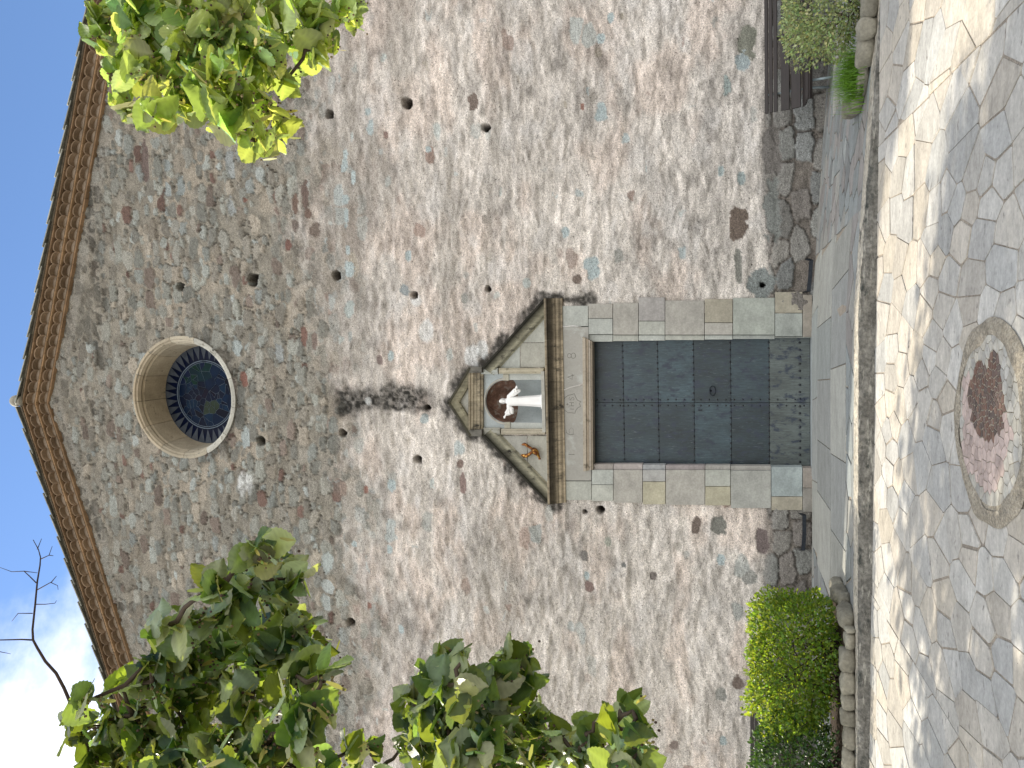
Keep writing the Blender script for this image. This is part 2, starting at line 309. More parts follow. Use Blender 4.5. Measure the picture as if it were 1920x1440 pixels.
# portal outline (hidden behind its own stones), measured on the wall
pL = W(1300, 935)[0]; pR = W(1300, 575)[0]
def build_wall():
    xs = np.concatenate([np.linspace(-HALF, -9.4, 14)[:-1], np.arange(-9.4, 9.4, .025), np.linspace(9.4, HALF, 14)])
    zs = np.concatenate([np.arange(-.5, 7, .0225), np.arange(7, APEX+.05, .031)])
    X, Z = np.meshgrid(xs, zs)
    top = rake(X); 
    # ---- zones
    wob = fbm(X*.5, Z*.5, 3, 4)-.5
    rub = sst(8.5, 10.3, Z+wob*3.2+(fbm(X*2, Z*3, 4, 4)-.5)*1.6)                       # bare rubble above
    capz = sst(14.9, 15.7, Z+wob*1.6-0.02*np.abs(X)*0 + .1*np.abs(X))      # mortared zone near the gable
    foot = 1-sst(.55, .85, Z+wob*.5)                      # big stones at the foot
    foot = np.maximum(foot, (1-sst(.1,.4,Z)))
    # ---- stones
    wx = X+(fbm(X*5, Z*5, 21, 3)-.5)*.12; wz = Z+(fbm(X*5, Z*5, 31, 3)-.5)*.075+.06*np.sin(X*.6)
    def layer(cw, ch, s, joint, soft, ex=0):
        F1, F2, ID = cells(wx, wz, cw, ch, .8, s); r = _h(ID, ID*0, s+7); e = F2-F1
        shr = _h(ID, ID*0+3, s+8)*.30
        lim = .56+ex-shr*(1-3*ex) + (fbm(X*9, Z*9, s+3, 2)-.5)*.3
        m = sst(joint, joint+soft, e)*sst(0, .10, lim-F1+.06)
        return m, r, ID
    mA, rA, idA = layer(.46, .25, 100, .05, .06)
    mB, rB, idB = layer(.24, .15, 200, .05, .08)
    wx = X+(fbm(X*3, Z*3, 21, 3)-.5)*.12; wz = Z+(fbm(X*3, Z*3, 31, 3)-.5)*.10
    mC, rC, idC = layer(.56, .30, 300, .03, .05, .12)
    mA = mA*(rA > .22); mB = mB*(rB > .35)
    stone = np.maximum(mA, mB*(1-mA)); pick = (mA >= mB*(1-mA))
    sid = np.where(pick, idA, idB+5)
    dens = rub*(1-.80*capz*(fbm(X*.8, Z*1.2, 77, 3) < .62))
    # sparse faces showing through the render
    sp = ((_h(sid, sid*0+1, 900) < .085+.18*sst(8.2, 9.6, Z+wob*2)) | (_h(sid, sid*0+1, 901) < .0)) & ~((sid % 3) == 0)
    low = stone*sp*(1-foot)*(.35+.65*_h(sid, sid*0+9, 55))
    st = stone*np.clip(dens*1.0, 0, 1)
    st = np.maximum(st, low*(1-rub)*.9)
    mC2 = mC*(rC > .12); sid = np.where(foot > .5, idC+11, sid); st = np.where(foot > .5, mC2*foot, st)
    # ---- stone colours
    r1 = _h(sid, sid*0+2, 50); r2 = _h(sid, sid*0+4, 51); r3 = _h(sid, sid*0+6, 52)
    pal = np.array([[.30,.30,.27],[.26,.265,.24],[.30,.32,.30],[.28,.265,.23],[.34,.31,.26],[.22,.185,.16],[.19,.13,.11],[.34,.37,.36],[.30,.31,.28],[.25,.24,.21]])
    wts = np.array([.19,.15,.11,.15,.10,.07,.035,.05,.11,.05]); cum = np.cumsum(wts/wts.sum())
    idx = np.searchsorted(cum, r1).clip(0, 9)
    sc_ = pal[idx]*(.60+.50*r2)[..., None]
    lp = np.array([[.36,.42,.43],[.40,.44,.43],[.26,.19,.16],[.33,.36,.35],[.27,.25,.22],[.33,.30,.25]])
    li = (r3*6).astype(int).clip(0, 5); lowcol = lp[li]*(.85+.3*r2)[..., None]
    fp = np.array([[.26,.25,.23],[.23,.225,.21],[.27,.275,.26],[.21,.195,.18],[.25,.26,.255]])
    fi = (r3*5).astype(int).clip(0, 4); footcol = fp[fi]*(.62+.45*r2)[..., None]
    scol = np.where((rub > .5)[..., None], sc_, lowcol); scol = np.where((foot > .5)[..., None], footcol, scol)
    # ---- base colours
    n1 = fbm(X*1.1, Z*2.6, 5, 5); n2 = fbm(X*5.0+wob*2, Z*11+X*.5, 6, 4); n3 = fbm(X*.35, Z*.8, 8, 4); n4 = fbm(X*6, Z*14, 9, 3)
    ren = np.array([.665, .622, .575])*np.ones(X.shape+(1,))
    bright = .68 + .80*(n2-.28)*1.0 + .45*(n1-.5) + .4*(n3-.5) - .08*sst(3.5, 6.5, Z) - .16*sst(6.8, 9.0, Z)
    ren = ren*bright[..., None]
    pinky = sst(.5, .68, fbm(X*.9+5, Z*1.8, 15, 4)); ren *= 1+pinky[..., None]*np.array([.03, -.025, -.05])
    white = sst(.60, .74, fbm(X*1.6, Z*3, 16, 5)); ren = ren*(1-white[..., None]*.45)+np.array([.62, .60, .58])*white[..., None]*.45
    gry = sst(.55, .72, fbm(X*.45, Z*2.0, 17, 5))*sst(3.2, 6, Z); ren = ren*(1-gry[..., None]*.45)+np.array([.27, .25, .22])*gry[..., None]*.45
    mor = np.array([.25, .235, .20])*(.62+.7*fbm(X*5, Z*5, 12, 4))[..., None]
    pk = sst(.54, .64, fbm(X*1.0, Z*1.0, 14, 4))*(1-capz)*sst(15.2, 12.5, Z); mor = mor*(1-.45*pk[..., None])+np.array([.40, .35, .285])*.45*pk[..., None]
    base = ren*(1-rub[..., None])+mor*rub[..., None]
    fm = np.array([.20, .18, .16])*(.5+.8*n4)[..., None]; base = base*(1-foot[..., None])+fm*foot[..., None]
    col = base*(1-st[..., None])+scol*st[..., None]
    # pale smooth mortar strip directly under the cornice
    under = sst(.42, .30, (top-Z))*(fbm(X*2, Z*2, 44, 3)*1.3 > .45); col = col*(1-.45*under[..., None])+np.array([.33, .32, .29])*.45*under[..., None]
    # ---- relief
    ridge = (fbm(X*2.6, Z*8.5+wob*7, 60, 4)-.5)*.085+(fbm(X*8, Z*17, 61, 3)-.5)*.035
    grit = (fbm(X*18, Z*18, 62, 2)-.5)
    hgt = ridge*(1-rub)*(1-foot)+grit*.008 + rub*((fbm(X*4, Z*4, 63, 4)-.5)*.05+grit*.02)
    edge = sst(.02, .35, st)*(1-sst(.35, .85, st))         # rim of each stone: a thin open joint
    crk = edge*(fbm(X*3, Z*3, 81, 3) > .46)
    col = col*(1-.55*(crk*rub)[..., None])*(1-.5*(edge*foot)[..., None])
    hgt = hgt + st*rub*(.012+.026*r3)+st*foot*(.03+.03*r3) - crk*rub*.045 - edge*foot*.035+foot*(fbm(X*7, Z*7, 82, 4)-.5)*.05
    hgt = hgt*(1-low*.5*(1-rub)) - low*(1-rub)*.006
    # ---- hand placed stones (photo x, y, width across, height, colour)
    def patch(px, py, w_, h_, c, dep=-.006, pw=2.5, rough_=.75):
        nonlocal col, hgt
        cx, _, cz = W(px, py); q = (np.abs((X-cx)/(w_/2))**pw+np.abs((Z-cz)/(h_/2))**pw)**(1/pw)
        q = q+(fbm(X*8+px, Z*8, 300+int(px) % 50, 4)-.5)*rough_*(1.6 if w_ > .2 else .8)
        mk = sst(1.04, .94, q); col = col*(1-mk[..., None])+np.array(c)*(.9+.2*n4)[..., None]*mk[..., None]; hgt = hgt*(1-mk*.7)+dep*mk
    BL = (.37, .43, .44); BR = (.185, .15, .13); GY = (.29, .29, .27); RD = (.24, .14, .115); GN = (.30, .31, .27); DK = (.16, .165, .16)
    for a in [(1385,420,.55,.27,(.15,.12,.10)),(1384,498,.55,.12,(.20,.20,.18)),(1112,502,.42,.26,BL),(1082,524,.16,.17,BR),(1428,532,.55,.42,(.20,.22,.215)),
              (1447,288,.86,.32,(.155,.145,.135)),(1449,395,.95,.26,(.18,.19,.18)),(1400,72,.60,.28,(.21,.215,.18)),(1392,118,.33,.22,(.31,.36,.37)),(1363,160,.27,.13,(.30,.35,.34)),
              (1390,332,.22,.14,(.30,.35,.35)),(1352,320,.18,.1,(.30,.35,.35)),(1225,1080,.17,.13,(.18,.16,.15)),(1306,988,.30,.16,BR),(1348,985,.42,.27,(.20,.20,.18)),
              (1430,1012,.38,.20,(.17,.14,.135)),(1352,1050,.2,.13,BL),(1405,1085,.25,.25,GY),(1383,1280,.24,.2,BR),(1352,1302,.25,.2,GY),(1264,1395,.24,.16,(.24,.2,.18)),(1356,1390,.2,.13,BL),
              (734,910,.28,.20,BL),(686,918,.16,.1,RD),(644,915,.36,.2,(.26,.21,.18)),(868,908,.36,.12,(.24,.18,.165)),(705,955,.42,.16,(.32,.31,.28)),(863,870,.18,.15,(.22,.17,.15)),
              (730,1030,.2,.12,BL),(683,1185,.32,.17,(.31,.31,.28)),(752,1180,.2,.12,BL),(692,1135,.14,.1,RD),(665,1020,.13,.12,BL),
              (615,1055,.42,.27,(.36,.40,.39)),(614,1098,.36,.25,(.36,.39,.38)),(612,1130,.38,.24,(.34,.37,.36)),
              (1060,435,.2,.15,BL),(766,480,.2,.14,BL),(758,545,.24,.16,(.31,.34,.35)),(655,505,.3,.17,BL),(652,470,.2,.12,BL),(650,408,.36,.13,BL),(648,375,.2,.14,BL),(645,310,.26,.14,BL),(648,290,.2,.12,BL),(662,330,.26,.1,BL),
              (694,240,.3,.15,BL),(690,210,.16,.12,BL),(723,253,.16,.1,(.25,.18,.16)),(803,280,.12,.1,BL),(655,580,.34,.2,(.36,.40,.39)),(871,560,.18,.13,GY),(887,190,.26,.2,BR),
              (1127,210,.3,.2,BL),(1092,200,.13,.07,RD),(1126,72,.2,.15,BL),(1145,35,.2,.12,BL),(712,675,.2,.12,(.20,.16,.15)),(732,668,.2,.11,BL),(460,375,.1,.1,RD),
              (1170,1060,.1,.1,DK),(1100,1080,.17,.1,BL),(1105,1100,.24,.16,(.22,.165,.15)),(1095,1040,.22,.14,(.2,.19,.18)),(1140,1015,.2,.12,GN),(1160,480,.25,.15,GY),(1115,590,.3,.12,GN),
              (590,430,.32,.25,(.17,.14,.12)),(553,420,.28,.18,(.165,.14,.125)),(572,362,.55,.14,(.15,.115,.10)),(553,380,.40,.14,(.165,.12,.10)),(577,400,.2,.15,(.165,.12,.10)),(540,460,.26,.14,(.17,.10,.085)),
              (272,305,.75,.2,(.15,.12,.11)),(435,320,.36,.17,(.30,.32,.32)),(315,355,.26,.17,(.27,.30,.30)),(338,350,.4,.2,(.24,.27,.27)),(435,388,.36,.18,(.28,.30,.30)),(430,300,.3,.18,(.26,.28,.28)),
              (445,655,.4,.2,(.31,.35,.35)),(475,665,.42,.17,(.27,.25,.22)),(461,818,.42,.2,(.33,.37,.37)),(523,660,.4,.22,(.28,.30,.30)),(550,655,.36,.24,(.31,.32,.29)),(457,710,.3,.17,(.20,.11,.09)),
              (590,640,.42,.15,(.2,.16,.14)),(570,632,.36,.17,(.19,.12,.1)),(605,665,.42,.13,(.25,.24,.21)),(315,310,.24,.16,(.25,.28,.28))]:
        patch(*a)
    # black lichen streak over the portal and soot line round its gable
    lc = np.zeros(X.shape)
    s0 = W(730, 750); lz0 = W(625, 750)[2]; lz1 = W(835, 752)[2]
    band = sst(.62, .25, np.abs(X-s0[0])/(.50+.20*sst(lz1, lz0, Z)) + (fbm(X*3, Z*3, 70, 4)-.5)*.8)
    lc = np.maximum(lc, band*sst(lz0+.25, lz0-.25, Z)*sst(lz1-.1, lz1+.6, Z)*(.72+.28*sst(.36, .56, fbm(X*16, Z*16, 71, 3))))
    def segd(ax, az, bx, bz):
        vx, vz = bx-ax, bz-az; t = np.clip(((X-ax)*vx+(Z-az)*vz)/(vx*vx+vz*vz), 0, 1); return np.hypot(X-ax-t*vx, Z-az-t*vz)
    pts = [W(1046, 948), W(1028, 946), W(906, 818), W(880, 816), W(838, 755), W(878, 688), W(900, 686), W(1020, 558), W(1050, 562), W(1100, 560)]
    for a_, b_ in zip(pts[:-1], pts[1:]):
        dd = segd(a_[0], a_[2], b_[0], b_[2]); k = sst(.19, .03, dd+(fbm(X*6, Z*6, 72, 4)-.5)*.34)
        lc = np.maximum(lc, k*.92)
    dw = np.hypot(X-WX, Z-WZ); lc = np.maximum(lc, sst(.32, .05, dw-WR+(fbm(X*4, Z*4, 73, 3)-.5)*.4)*sst(.1, -.7, Z-WZ)*.6)
    lc *= (.75+.25*sst(.3, .5, fbm(X*20, Z*20, 74, 2)))
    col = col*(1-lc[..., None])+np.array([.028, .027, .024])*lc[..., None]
    # pale repair blobs
    for px, py, r_ in [(690, 752, .10), (800, 620, .22), (885, 668, .26), (905, 655, .2), (460, 905, .3), (780, 562, .16), (1060, 570, .0)]:
        cx, _, cz = W(px, py); k = sst(1, .6, np.hypot((X-cx), (Z-cz)*1.3)/max(r_, .01)+(fbm(X*6, Z*6, 75, 3)-.5)*.9)*.7
        col = col*(1-k[..., None])+np.array([.62, .64, .64])*k[..., None]
    # put-log holes
    for px, py, r_ in [(339,538,.085),(475,524,.14),(631,517,.095),(618,214,.085),(763,193,.10),(911,239,.085),(776,553,.075),(915,541,.05),(490,826,.10),(643,812,.085),(785,862,.085),(658,1167,.09),(1126,957,.075),(1097,960,.04),(803,764,.05),(1430,534,.04)]:
        cx, _, cz = W(px, py); q = np.hypot(X-cx, Z-cz)/r_+(fbm(X*9, Z*9, 76, 2)-.5)*.5
        k = sst(1.05, .8, q); hgt = hgt-k*.32; col = col*(1-k[..., None]*.9)+np.array([.025, .02, .018])*k[..., None]*.9  # near-black colour deepens the shade inside each hole
    Zc = np.minimum(Z, top-.0)
    ins = (Z > top+.035)
    V = np.stack([X, -hgt, Zc], -1).reshape(-1, 3)
    ny, nx = X.shape; I = np.arange(nx*ny).reshape(ny, nx)
    Q = np.stack([I[:-1, :-1], I[:-1, 1:], I[1:, 1:], I[1:, :-1]], -1).reshape(-1, 4)
    cxm = (X[:-1, :-1]+X[1:, 1:]).ravel()/2; czm = (Z[:-1, :-1]+Z[1:, 1:]).ravel()/2
    keep = ~(ins.ravel()[Q].any(1))
    keep &= np.hypot(cxm-WX, czm-WZ) > WR-.06
    keep &= ~((cxm > pL+.12) & (cxm < pR-.12) & (czm < W(1060, 755)[2]))
    nA, nB, nT = W(960, 806)[0], W(960, 700)[0], W(905, 755)[2]
    keep &= ~((cxm > nA+.04) & (cxm < nB-.04) & (czm < nT) & (czm > 4))
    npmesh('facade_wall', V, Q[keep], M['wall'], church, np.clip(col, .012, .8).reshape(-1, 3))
build_wall()
# rest of the body: side walls and back
b = MB(); cs = (.33, .29, .26)
for sx in (-1, 1):
    x0, x1 = sorted((sx*HALF, sx*(HALF-.7)))
    b.prism([(x0, -.6), (x1, -.6), (x1, rake(x1)-.03), (x0, rake(x0)-.03)], .12, 30, cs)
b.prism([(-HALF, -.6), (HALF, -.6), (HALF, rake(HALF)-.03), (0, APEX-.03), (-HALF, rake(HALF)-.03)], 30.01, 30.6, cs)
b.build('side_and_back_wall', M['wall'], church)

# ---- cornice of brick and canal tiles along both rakes
def rk(s, t, sx):
    """s along the rake from the apex, t up from it"""
    n = math.hypot(1, SL); return (sx*(s/n)-0*t, APEX-SL*s/n+t)
CB = (.25, .18, .12)
def cornice():
    b = MB(); mort = (.36, .30, .24)
    L = HALF*math.hypot(1, SL)+.2
    for sx in (-1, 1):
        def flat(t0, t1, pr, c, step=.30):
            s = 0.0
            while s < L:
                e = min(s+step-.006, L); k = random.uniform(.8, 1.15); cc = tuple(q*k for q in c)
                p = [rk(s, t0, sx), rk(e, t0, sx), rk(e, t1, sx), rk(s, t1, sx)]
                if s == 0: p[0] = (0, APEX+t0); p[3] = (0, APEX+t1)
                b.prism(p, -pr+random.uniform(-.004, .004), .05, cc); s += step
        def backing(t0, t1, pr): b.prism([(0, APEX+t0), rk(L, t0, sx), rk(L, t1, sx), (0, APEX+t1)], -pr, .04, mort)
        def wave(t0, h, pr, per=.275):
            s = .0
            while s < L:
                k = random.uniform(.72, 1.15); cc = tuple(q*k for q in CB); jt = random.uniform(-.008, .008)
                n = 8; top = []; bot = []
                for i in range(n+1):
                    u = i/n; x_, z_ = rk(s+u*per, t0, sx); hh = h*math.sqrt(max(0, 1-(2*u-1)**2*.98)); top.append((x_, z_+hh+jt)); bot.append((x_, z_+hh*.80-.012+jt))
                # barrel shell plus the hollow under it
                for i in range(n): b.prism([bot[i], bot[i+1], top[i+1], top[i]], -pr, .03, cc)
                s += per
        flat(-.03, .012, .07, (.30, .20, .12)); 
        backing(.012, .135, .09); wave(.014, .115, .21)
        flat(.136, .172, .25, (.36, .24, .14))
        backing(.172, .30, .27); wave(.174, .115, .40)
        flat(.300, .335, .44, (.27, .18, .11))
    b.build('tiled_cornice', M['brick'], church)
cornice()
def roof():
    b = MB(); L = HALF*math.hypot(1, SL)+.3
    g = (.25, .255, .225)
    for sx in (-1, 1):
        b.prism([(0, APEX+.336), rk(L, .336, sx), rk(L, .375, sx), (0, APEX+.375)], -.46, 31, (.16, .14, .11))
        # corrugated sheet of canal tiles behind the verge
        n = 120; vs = []; 
        for i in range(n+1):
            yy = -.28+i*31/n
            for s in (0, L): x_, z_ = rk(s, .40+.04*(i % 2), sx); vs.append((x_, yy, z_))
        b.add(vs, [(2*i, 2*i+1, 2*i+3, 2*i+2) for i in range(n)], (.20, .16, .12))
        s = .05
        while s < L:       # verge tiles, stepped like scales
            k = random.uniform(.75, 1.25); c = tuple(q*k for q in g); e = s+.60
            x0, z0 = rk(s, .425, sx); x1, z1 = rk(e, .375, sx)
            for Yc, r_ in ((-.44, .11), (-.20, .10)):
                vs = []; m_ = 8
                for (xx, zz, rr) in ((x0, z0-.03, r_*1.03), (x1, z1-.03, r_*.9)):
                    for j in range(m_+1):
                        a = math.pi*j/m_; vs.append((xx, Yc+rr*math.cos(a), zz+rr*.85*math.sin(a)))
                    for j in range(m_+1):
                        a = math.pi*j/m_; vs.append((xx, Yc+(rr-.016)*math.cos(a), zz+(rr-.016)*.85*math.sin(a)))
                q = m_+1; fs = []
                for j in range(m_):
                    fs += [(j, j+1, 2*q+j+1, 2*q+j), (q+j, 3*q+j, 3*q+j+1, q+j+1), (2*q+j, 2*q+j+1, 3*q+j+1, 3*q+j), (j, q+j, q+j+1, j+1)]
                fs += [(0, 2*q, 3*q, q), (m_, q+m_, 3*q+m_, 2*q+m_)]
                b.add(vs, fs, c, False)
            s += .52
    b.build('roof', M['rooftile'], church)
    f = MB(); f.tube([(.08, -.42, APEX+.30), (.08, -.42, APEX+.47)], [.12, .11], (.30, .29, .25), 12)
    f.sphere((.08, -.42, APEX+.52), .135, (.31, .30, .26), 14, 10, (1, 1, .9)); f.build('finial', M['ashlar'], church)
roof()

# ---- round window
def ringseg(b, prof, c, n, a0, a1, cx, cz):
    """sweep a profile of (radius, y) round the window axis from a0 to a1"""
    vs = []; m_ = len(prof)
    for i in range(n+1):
        a = a0+(a1-a0)*i/n
        for r_, y in prof: vs.append((cx+r_*math.cos(a), y, cz+r_*math.sin(a)))
    fs = [(i*m_+j, i*m_+j+1, (i+1)*m_+j+1, (i+1)*m_+j) for i in range(n) for j in range(m_-1)]
    fs += [tuple(range(m_)), tuple(n*m_+j for j in range(m_))]
    b.add(vs, fs, c, False)
def window():
    wf = MB(); prof = [(WR+.02, .10), (WR+.015, -.035), (WR-.045, -.05), (WR-.065, -.02), (WR-.10, -.015), (WR-.13, .05), (WR-.115, .10), (WR-.15, .13), (1.115, .73), (1.115, .80), (WR+.02, .80)]
    nst = 13; rr = random.Random(3)
    for i in range(nst):
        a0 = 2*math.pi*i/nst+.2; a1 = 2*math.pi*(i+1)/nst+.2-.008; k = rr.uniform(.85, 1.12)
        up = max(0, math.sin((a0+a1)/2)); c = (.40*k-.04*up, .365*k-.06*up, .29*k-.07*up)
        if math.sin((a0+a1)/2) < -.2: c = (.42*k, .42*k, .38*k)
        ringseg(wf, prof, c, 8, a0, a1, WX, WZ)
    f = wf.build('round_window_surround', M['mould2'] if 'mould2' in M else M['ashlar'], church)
    g = MB(); GY_ = .72
    def disc(r, y, c, n=72): g.add([(WX, y, WZ)]+[(WX+r*math.cos(2*math.pi*i/n), y, WZ+r*math.sin(2*math.pi*i/n)) for i in range(n)], [(0, 1+(i+1) % n, 1+i) for i in range(n)], c)
    disc(1.125, GY_, (.008, .016, .06)); nT = 36
    for i in range(nT):
        a = 2*math.pi*i/nT; h = math.pi/nT*.97; ro, ri = 1.12, .795; y = GY_-.006; k = rr.uniform(.8, 1.2)
        g.add([(WX+ro*math.cos(a-h), y, WZ+ro*math.sin(a-h)), (WX+ro*math.cos(a+h), y, WZ+ro*math.sin(a+h)), (WX+ri*math.cos(a), y, WZ+ri*math.sin(a))], [(0, 1, 2)], (.16*k, .19*k, .24*k))
    # inner roundel: shards of coloured glass
    rr2 = random.Random(5); pts = [(rr2.uniform(-.7, .7), rr2.uniform(-.7, .7)) for _ in range(160)]; pts = [p_ for p_ in pts if math.hypot(*p_) < .70][:84]
    lines = MB()
    for i, p_ in enumerate(pts):
        poly = [(.735*math.cos(2*math.pi*k/40), .735*math.sin(2*math.pi*k/40)) for k in range(40)]
        for q in pts:
            if q is p_: continue
            poly = clip(poly, ((p_[0]+q[0])/2, (p_[1]+q[1])/2), (q[0]-p_[0], q[1]-p_[1]))
            if not poly: break
        if not poly or len(poly) < 3: continue
        cx_, cz_ = p_; y = GY_-.010
        c = rr2.choice([(.005, .022, .07), (.005, .028, .085), (.005, .013, .045), (.008, .04, .10), (.008, .011, .03)])
        if cx_ > .25 and cz_ > -.2: c = rr2.choice([(.006, .05, .05), (.008, .06, .04), (.006, .02, .08), (.006, .04, .06)])
        if abs(cx_) < .13 and cz_ < .45: c = rr2.choice([(.008, .016, .05), (.016, .013, .04), (.006, .014, .06)])
        if abs(cx_+.25) < .12 and -.35 < cz_ < 0: c = (.06, .09, .06)
        g.add([(WX+a, y, WZ+d_) for a, d_ in poly], [tuple(range(len(poly)))], c)
        for k in range(len(poly)):
            a, d_ = poly[k]; e, h = poly[(k+1) % len(poly)]
            if math.hypot(a-e, d_-h) > .02 and not (math.hypot(a, d_) > .72 and math.hypot(e, h) > .72) and rr2.random() < .62:
                lines.tube([(WX+a, y-.004, WZ+d_), (WX+e, y-.004, WZ+h)], .0026, U3, 4, False)
    gl = g.build('stained_glass', M['glass'], church, fix=False)
    ring = [(WX+.775*math.cos(2*math.pi*i/60), GY_-.012, WZ+.775*math.sin(2*math.pi*i/60)) for i in range(61)]; lines.tube(ring, .012, (1, .9, .7), 6)
    ring = [(WX+.735*math.cos(2*math.pi*i/60), GY_-.012, WZ+.735*math.sin(2*math.pi*i/60)) for i in range(61)]; lines.tube(ring, .007, (1, .9, .7), 5)
    lines.build('leading', M['lead'], gl)
    k = MB(); k.box(WX-1.6, WX+1.6, .9, .95, WZ-1.6, WZ+1.6); k.build('dark_interior', M['dark'], church)
def clip(poly, mid, nrm):
    out_ = []; n = len(poly)
    for i in range(n):
        a = poly[i]; b_ = poly[(i+1) % n]
        da = (a[0]-mid[0])*nrm[0]+(a[1]-mid[1])*nrm[1]; db = (b_[0]-mid[0])*nrm[0]+(b_[1]-mid[1])*nrm[1]
        if da <= 0: out_.append(a)
        if (da < 0 < db) or (db < 0 < da):
            t = da/(da-db); out_.append((a[0]+(b_[0]-a[0])*t, a[1]+(b_[1]-a[1])*t))
    return out_
M['mould2'] = surf('window_moulding', None, .85, [(4, U3, .16, 5), (30, U3, .12, 3)], [(30, U3, .3, .008)], .2, tint=[((.10, .085, .06), 5, U3, .60, .74)])
window()

# ---- portal
def quad(x0, x1, ya, yb, Y=0.0, gap=.004):
    """wall quad from photo columns x0..x1 (top..bottom) and rows ya..yb (right..left) at offset Y"""
    P = [W(x0, yb, Y), W(x1, yb, Y), W(x1, ya, Y), W(x0, ya, Y)]     # TL, BL, BR, TR
    c = sum(P)/4; out_ = []
    for q in P:
        dx, dz = q[0]-c[0], q[2]-c[2]; out_.append((q[0]-math.copysign(gap, dx), q[2]-math.copysign(gap, dz)))
    return out_
g1 = (.37, .38, .345); g2 = (.345, .335, .305); g3 = (.39, .41, .385); yl = (.37, .35, .265); bl = (.28, .32, .32); pu = (.29, .28, .27); tn = (.31, .29, .235)
def portal():
    b = MB(); F0 = -.05
    def blk(x0, x1, ya, yb, c, pr=F0): 
        k = random.uniform(.93, 1.06); b.prism(quad(x0, x1, ya, yb, pr), pr+random.uniform(-.004, .004), .16, tuple(q*k for q in c))
    # right jamb (photo y smaller)
    for a in [(1103,1149,569,597,g2),(1103,1149,597,627,g3),(1149,1197,567,628,g2),(1197,1247,557,602,pu),(1197,1247,602,628,g1),(1247,1321,563,628,g2),(1321,1374,560,605,tn),(1321,1374,605,628,g2),
              (1374,1453,558,628,(.30,.32,.29)),(1453,1505,547,587,tn),(1453,1505,587,631,(.27,.29,.27)),(1505,1523,552,632,(.24,.22,.19)),
              None,(1109,1150,909,940,g1),(1109,1150,881,909,g3),(1150,1205,881,943,g2),(1205,1248,881,903,(.33,.33,.32)),(1205,1248,903,946,yl),(1248,1322,881,947,g2),(1322,1370,881,912,g1),(1322,1370,912,948,yl),
              (1370,1446,882,953,(.34,.345,.32)),(1446,1505,875,931,bl),(1446,1505,931,957,tn),(1505,1524,877,915,(.26,.235,.21)),(1505,1524,915,960,(.23,.22,.20))]:
        if a is None: right_b = b; b = MB(); continue
        blk(*a)
    left_b = b; b = right_b
    # inner chamfer strips of the jambs, set back in steps
    for a in [(1103,1149,627,641,g3),(1149,1197,628,640,g1),(1197,1247,628,639,g3),(1247,1321,628,638,g1),(1321,1374,628,637,g3),(1374,1453,628,636,(.32,.34,.32)),(1453,1522,631,634,(.27,.29,.27))]:
        blk(*a, pr=-.005)
    b.build('door_jamb', M['ashlar'], church, .006); b = left_b
    for a in [(1110,1150,870,881,(.36,.33,.31)),(1150,1205,870,881,(.34,.31,.30)),(1205,1248,871,881,(.31,.32,.33)),(1248,1322,872,881,(.33,.30,.30)),(1322,1370,872,881,(.35,.34,.32)),(1370,1446,873,882,(.33,.32,.30))]:
        blk(*a, pr=-.005)
    b.build('door_jamb', M['ashlar'], church, .006)
    # head stones
    b = MB()
    for a in [(1046,1103,573,612,g3),(1050,1109,902,938,g1)]: 
        b = MB(); b.prism(quad(*a[:4], F0), F0, .16, a[4]); b.build('lintel_end_stone', M['ashlar'], church, .006)
    li = MB(); P = [W(1050, 902, F0), W(1109, 902, F0), W(1109, 882, F0), W(1109, 630, F0), W(1103, 612, F0), W(1046, 612, F0)]
    P[3] = W(1105, 630, F0); li.prism([(q[0], q[2]) for q in (W(1048.5, 901, F0), W(1108.5, 901, F0), W(1103, 613, F0), W(1045.5, 613, F0))], F0-.004, .17, (.335, .33, .305))
    lo = li.build('lintel', M['lintel'], church, .006)
    # white repair crack across the lintel
    cr_ = MB(); pts = [W(1047, 735, F0-.006), W(1058, 731, F0-.006), (W(1070, 726, F0-.006)), W(1084, 723, F0-.006), W(1094, 720, F0-.006)]
    cr_.tube(pts, [.004, .012, .010, .014, .02], (.6, .58, .55), 6); cr_.build('mortar_repair', M['ashlar'], lo); cr_ = MB(); cr_.tube([W(1048, 612, F0-.004), W(1062, 612, F0-.004), W(1075, 611, F0-.004), W(1090, 613, F0-.004)], [.006, .012, .016, .006], (.6, .6, .58), 6)
    cr_.build('mortar_repair', M['ashlar'], lo)
    # inscription: 1 6 IHS 4 8 in incised lines
    ins = MB()
    def stroke(pl, r=.008): ins.tube([W(x_, y_, F0-.002) for x_, y_ in pl], r*.75, (.19, .185, .17), 5)
    def arc(cx, cy, rx, ry, a0, a1, n=10): return [(cx+rx*math.cos(rad(a0+(a1-a0)*i/n)), cy+ry*math.sin(rad(a0+(a1-a0)*i/n))) for i in range(n+1)]
    stroke([(1066, 852), (1077, 852)])                                            # 1
    stroke(arc(1071, 806, 11, 9, 150, 60)); stroke([(1060, 803), (1063, 812), (1070, 816), (1075, 812), (1075, 805), (1071, 802), (1067, 806), (1068, 813)], .005)   # 6
    for yy in (766, 762): pass
    stroke([(1067, 767), (1076, 767)]); stroke([(1067, 761), (1076, 761)]); stroke([(1067, 755), (1076, 755)]); stroke([(1071.5, 761), (1071.5, 755)])   # I H
    stroke([(1068, 745), (1066.5, 748), (1069, 750.5), (1072, 746), (1075, 745), (1076.5, 748), (1075, 750.5)])                         # S
    stroke([(1062, 758), (1066, 758)]); stroke([(1064, 760), (1064, 756)])         # little cross
    stroke([(1064, 707), (1077, 703)]); stroke([(1064, 707), (1073, 711), (1073, 701)])                                                # 4
    stroke(arc(1067.5, 667, 3.6, 4, 0, 360, 14)); stroke(arc(1075, 667, 4.2, 5, 0, 360, 14))                                          # 8
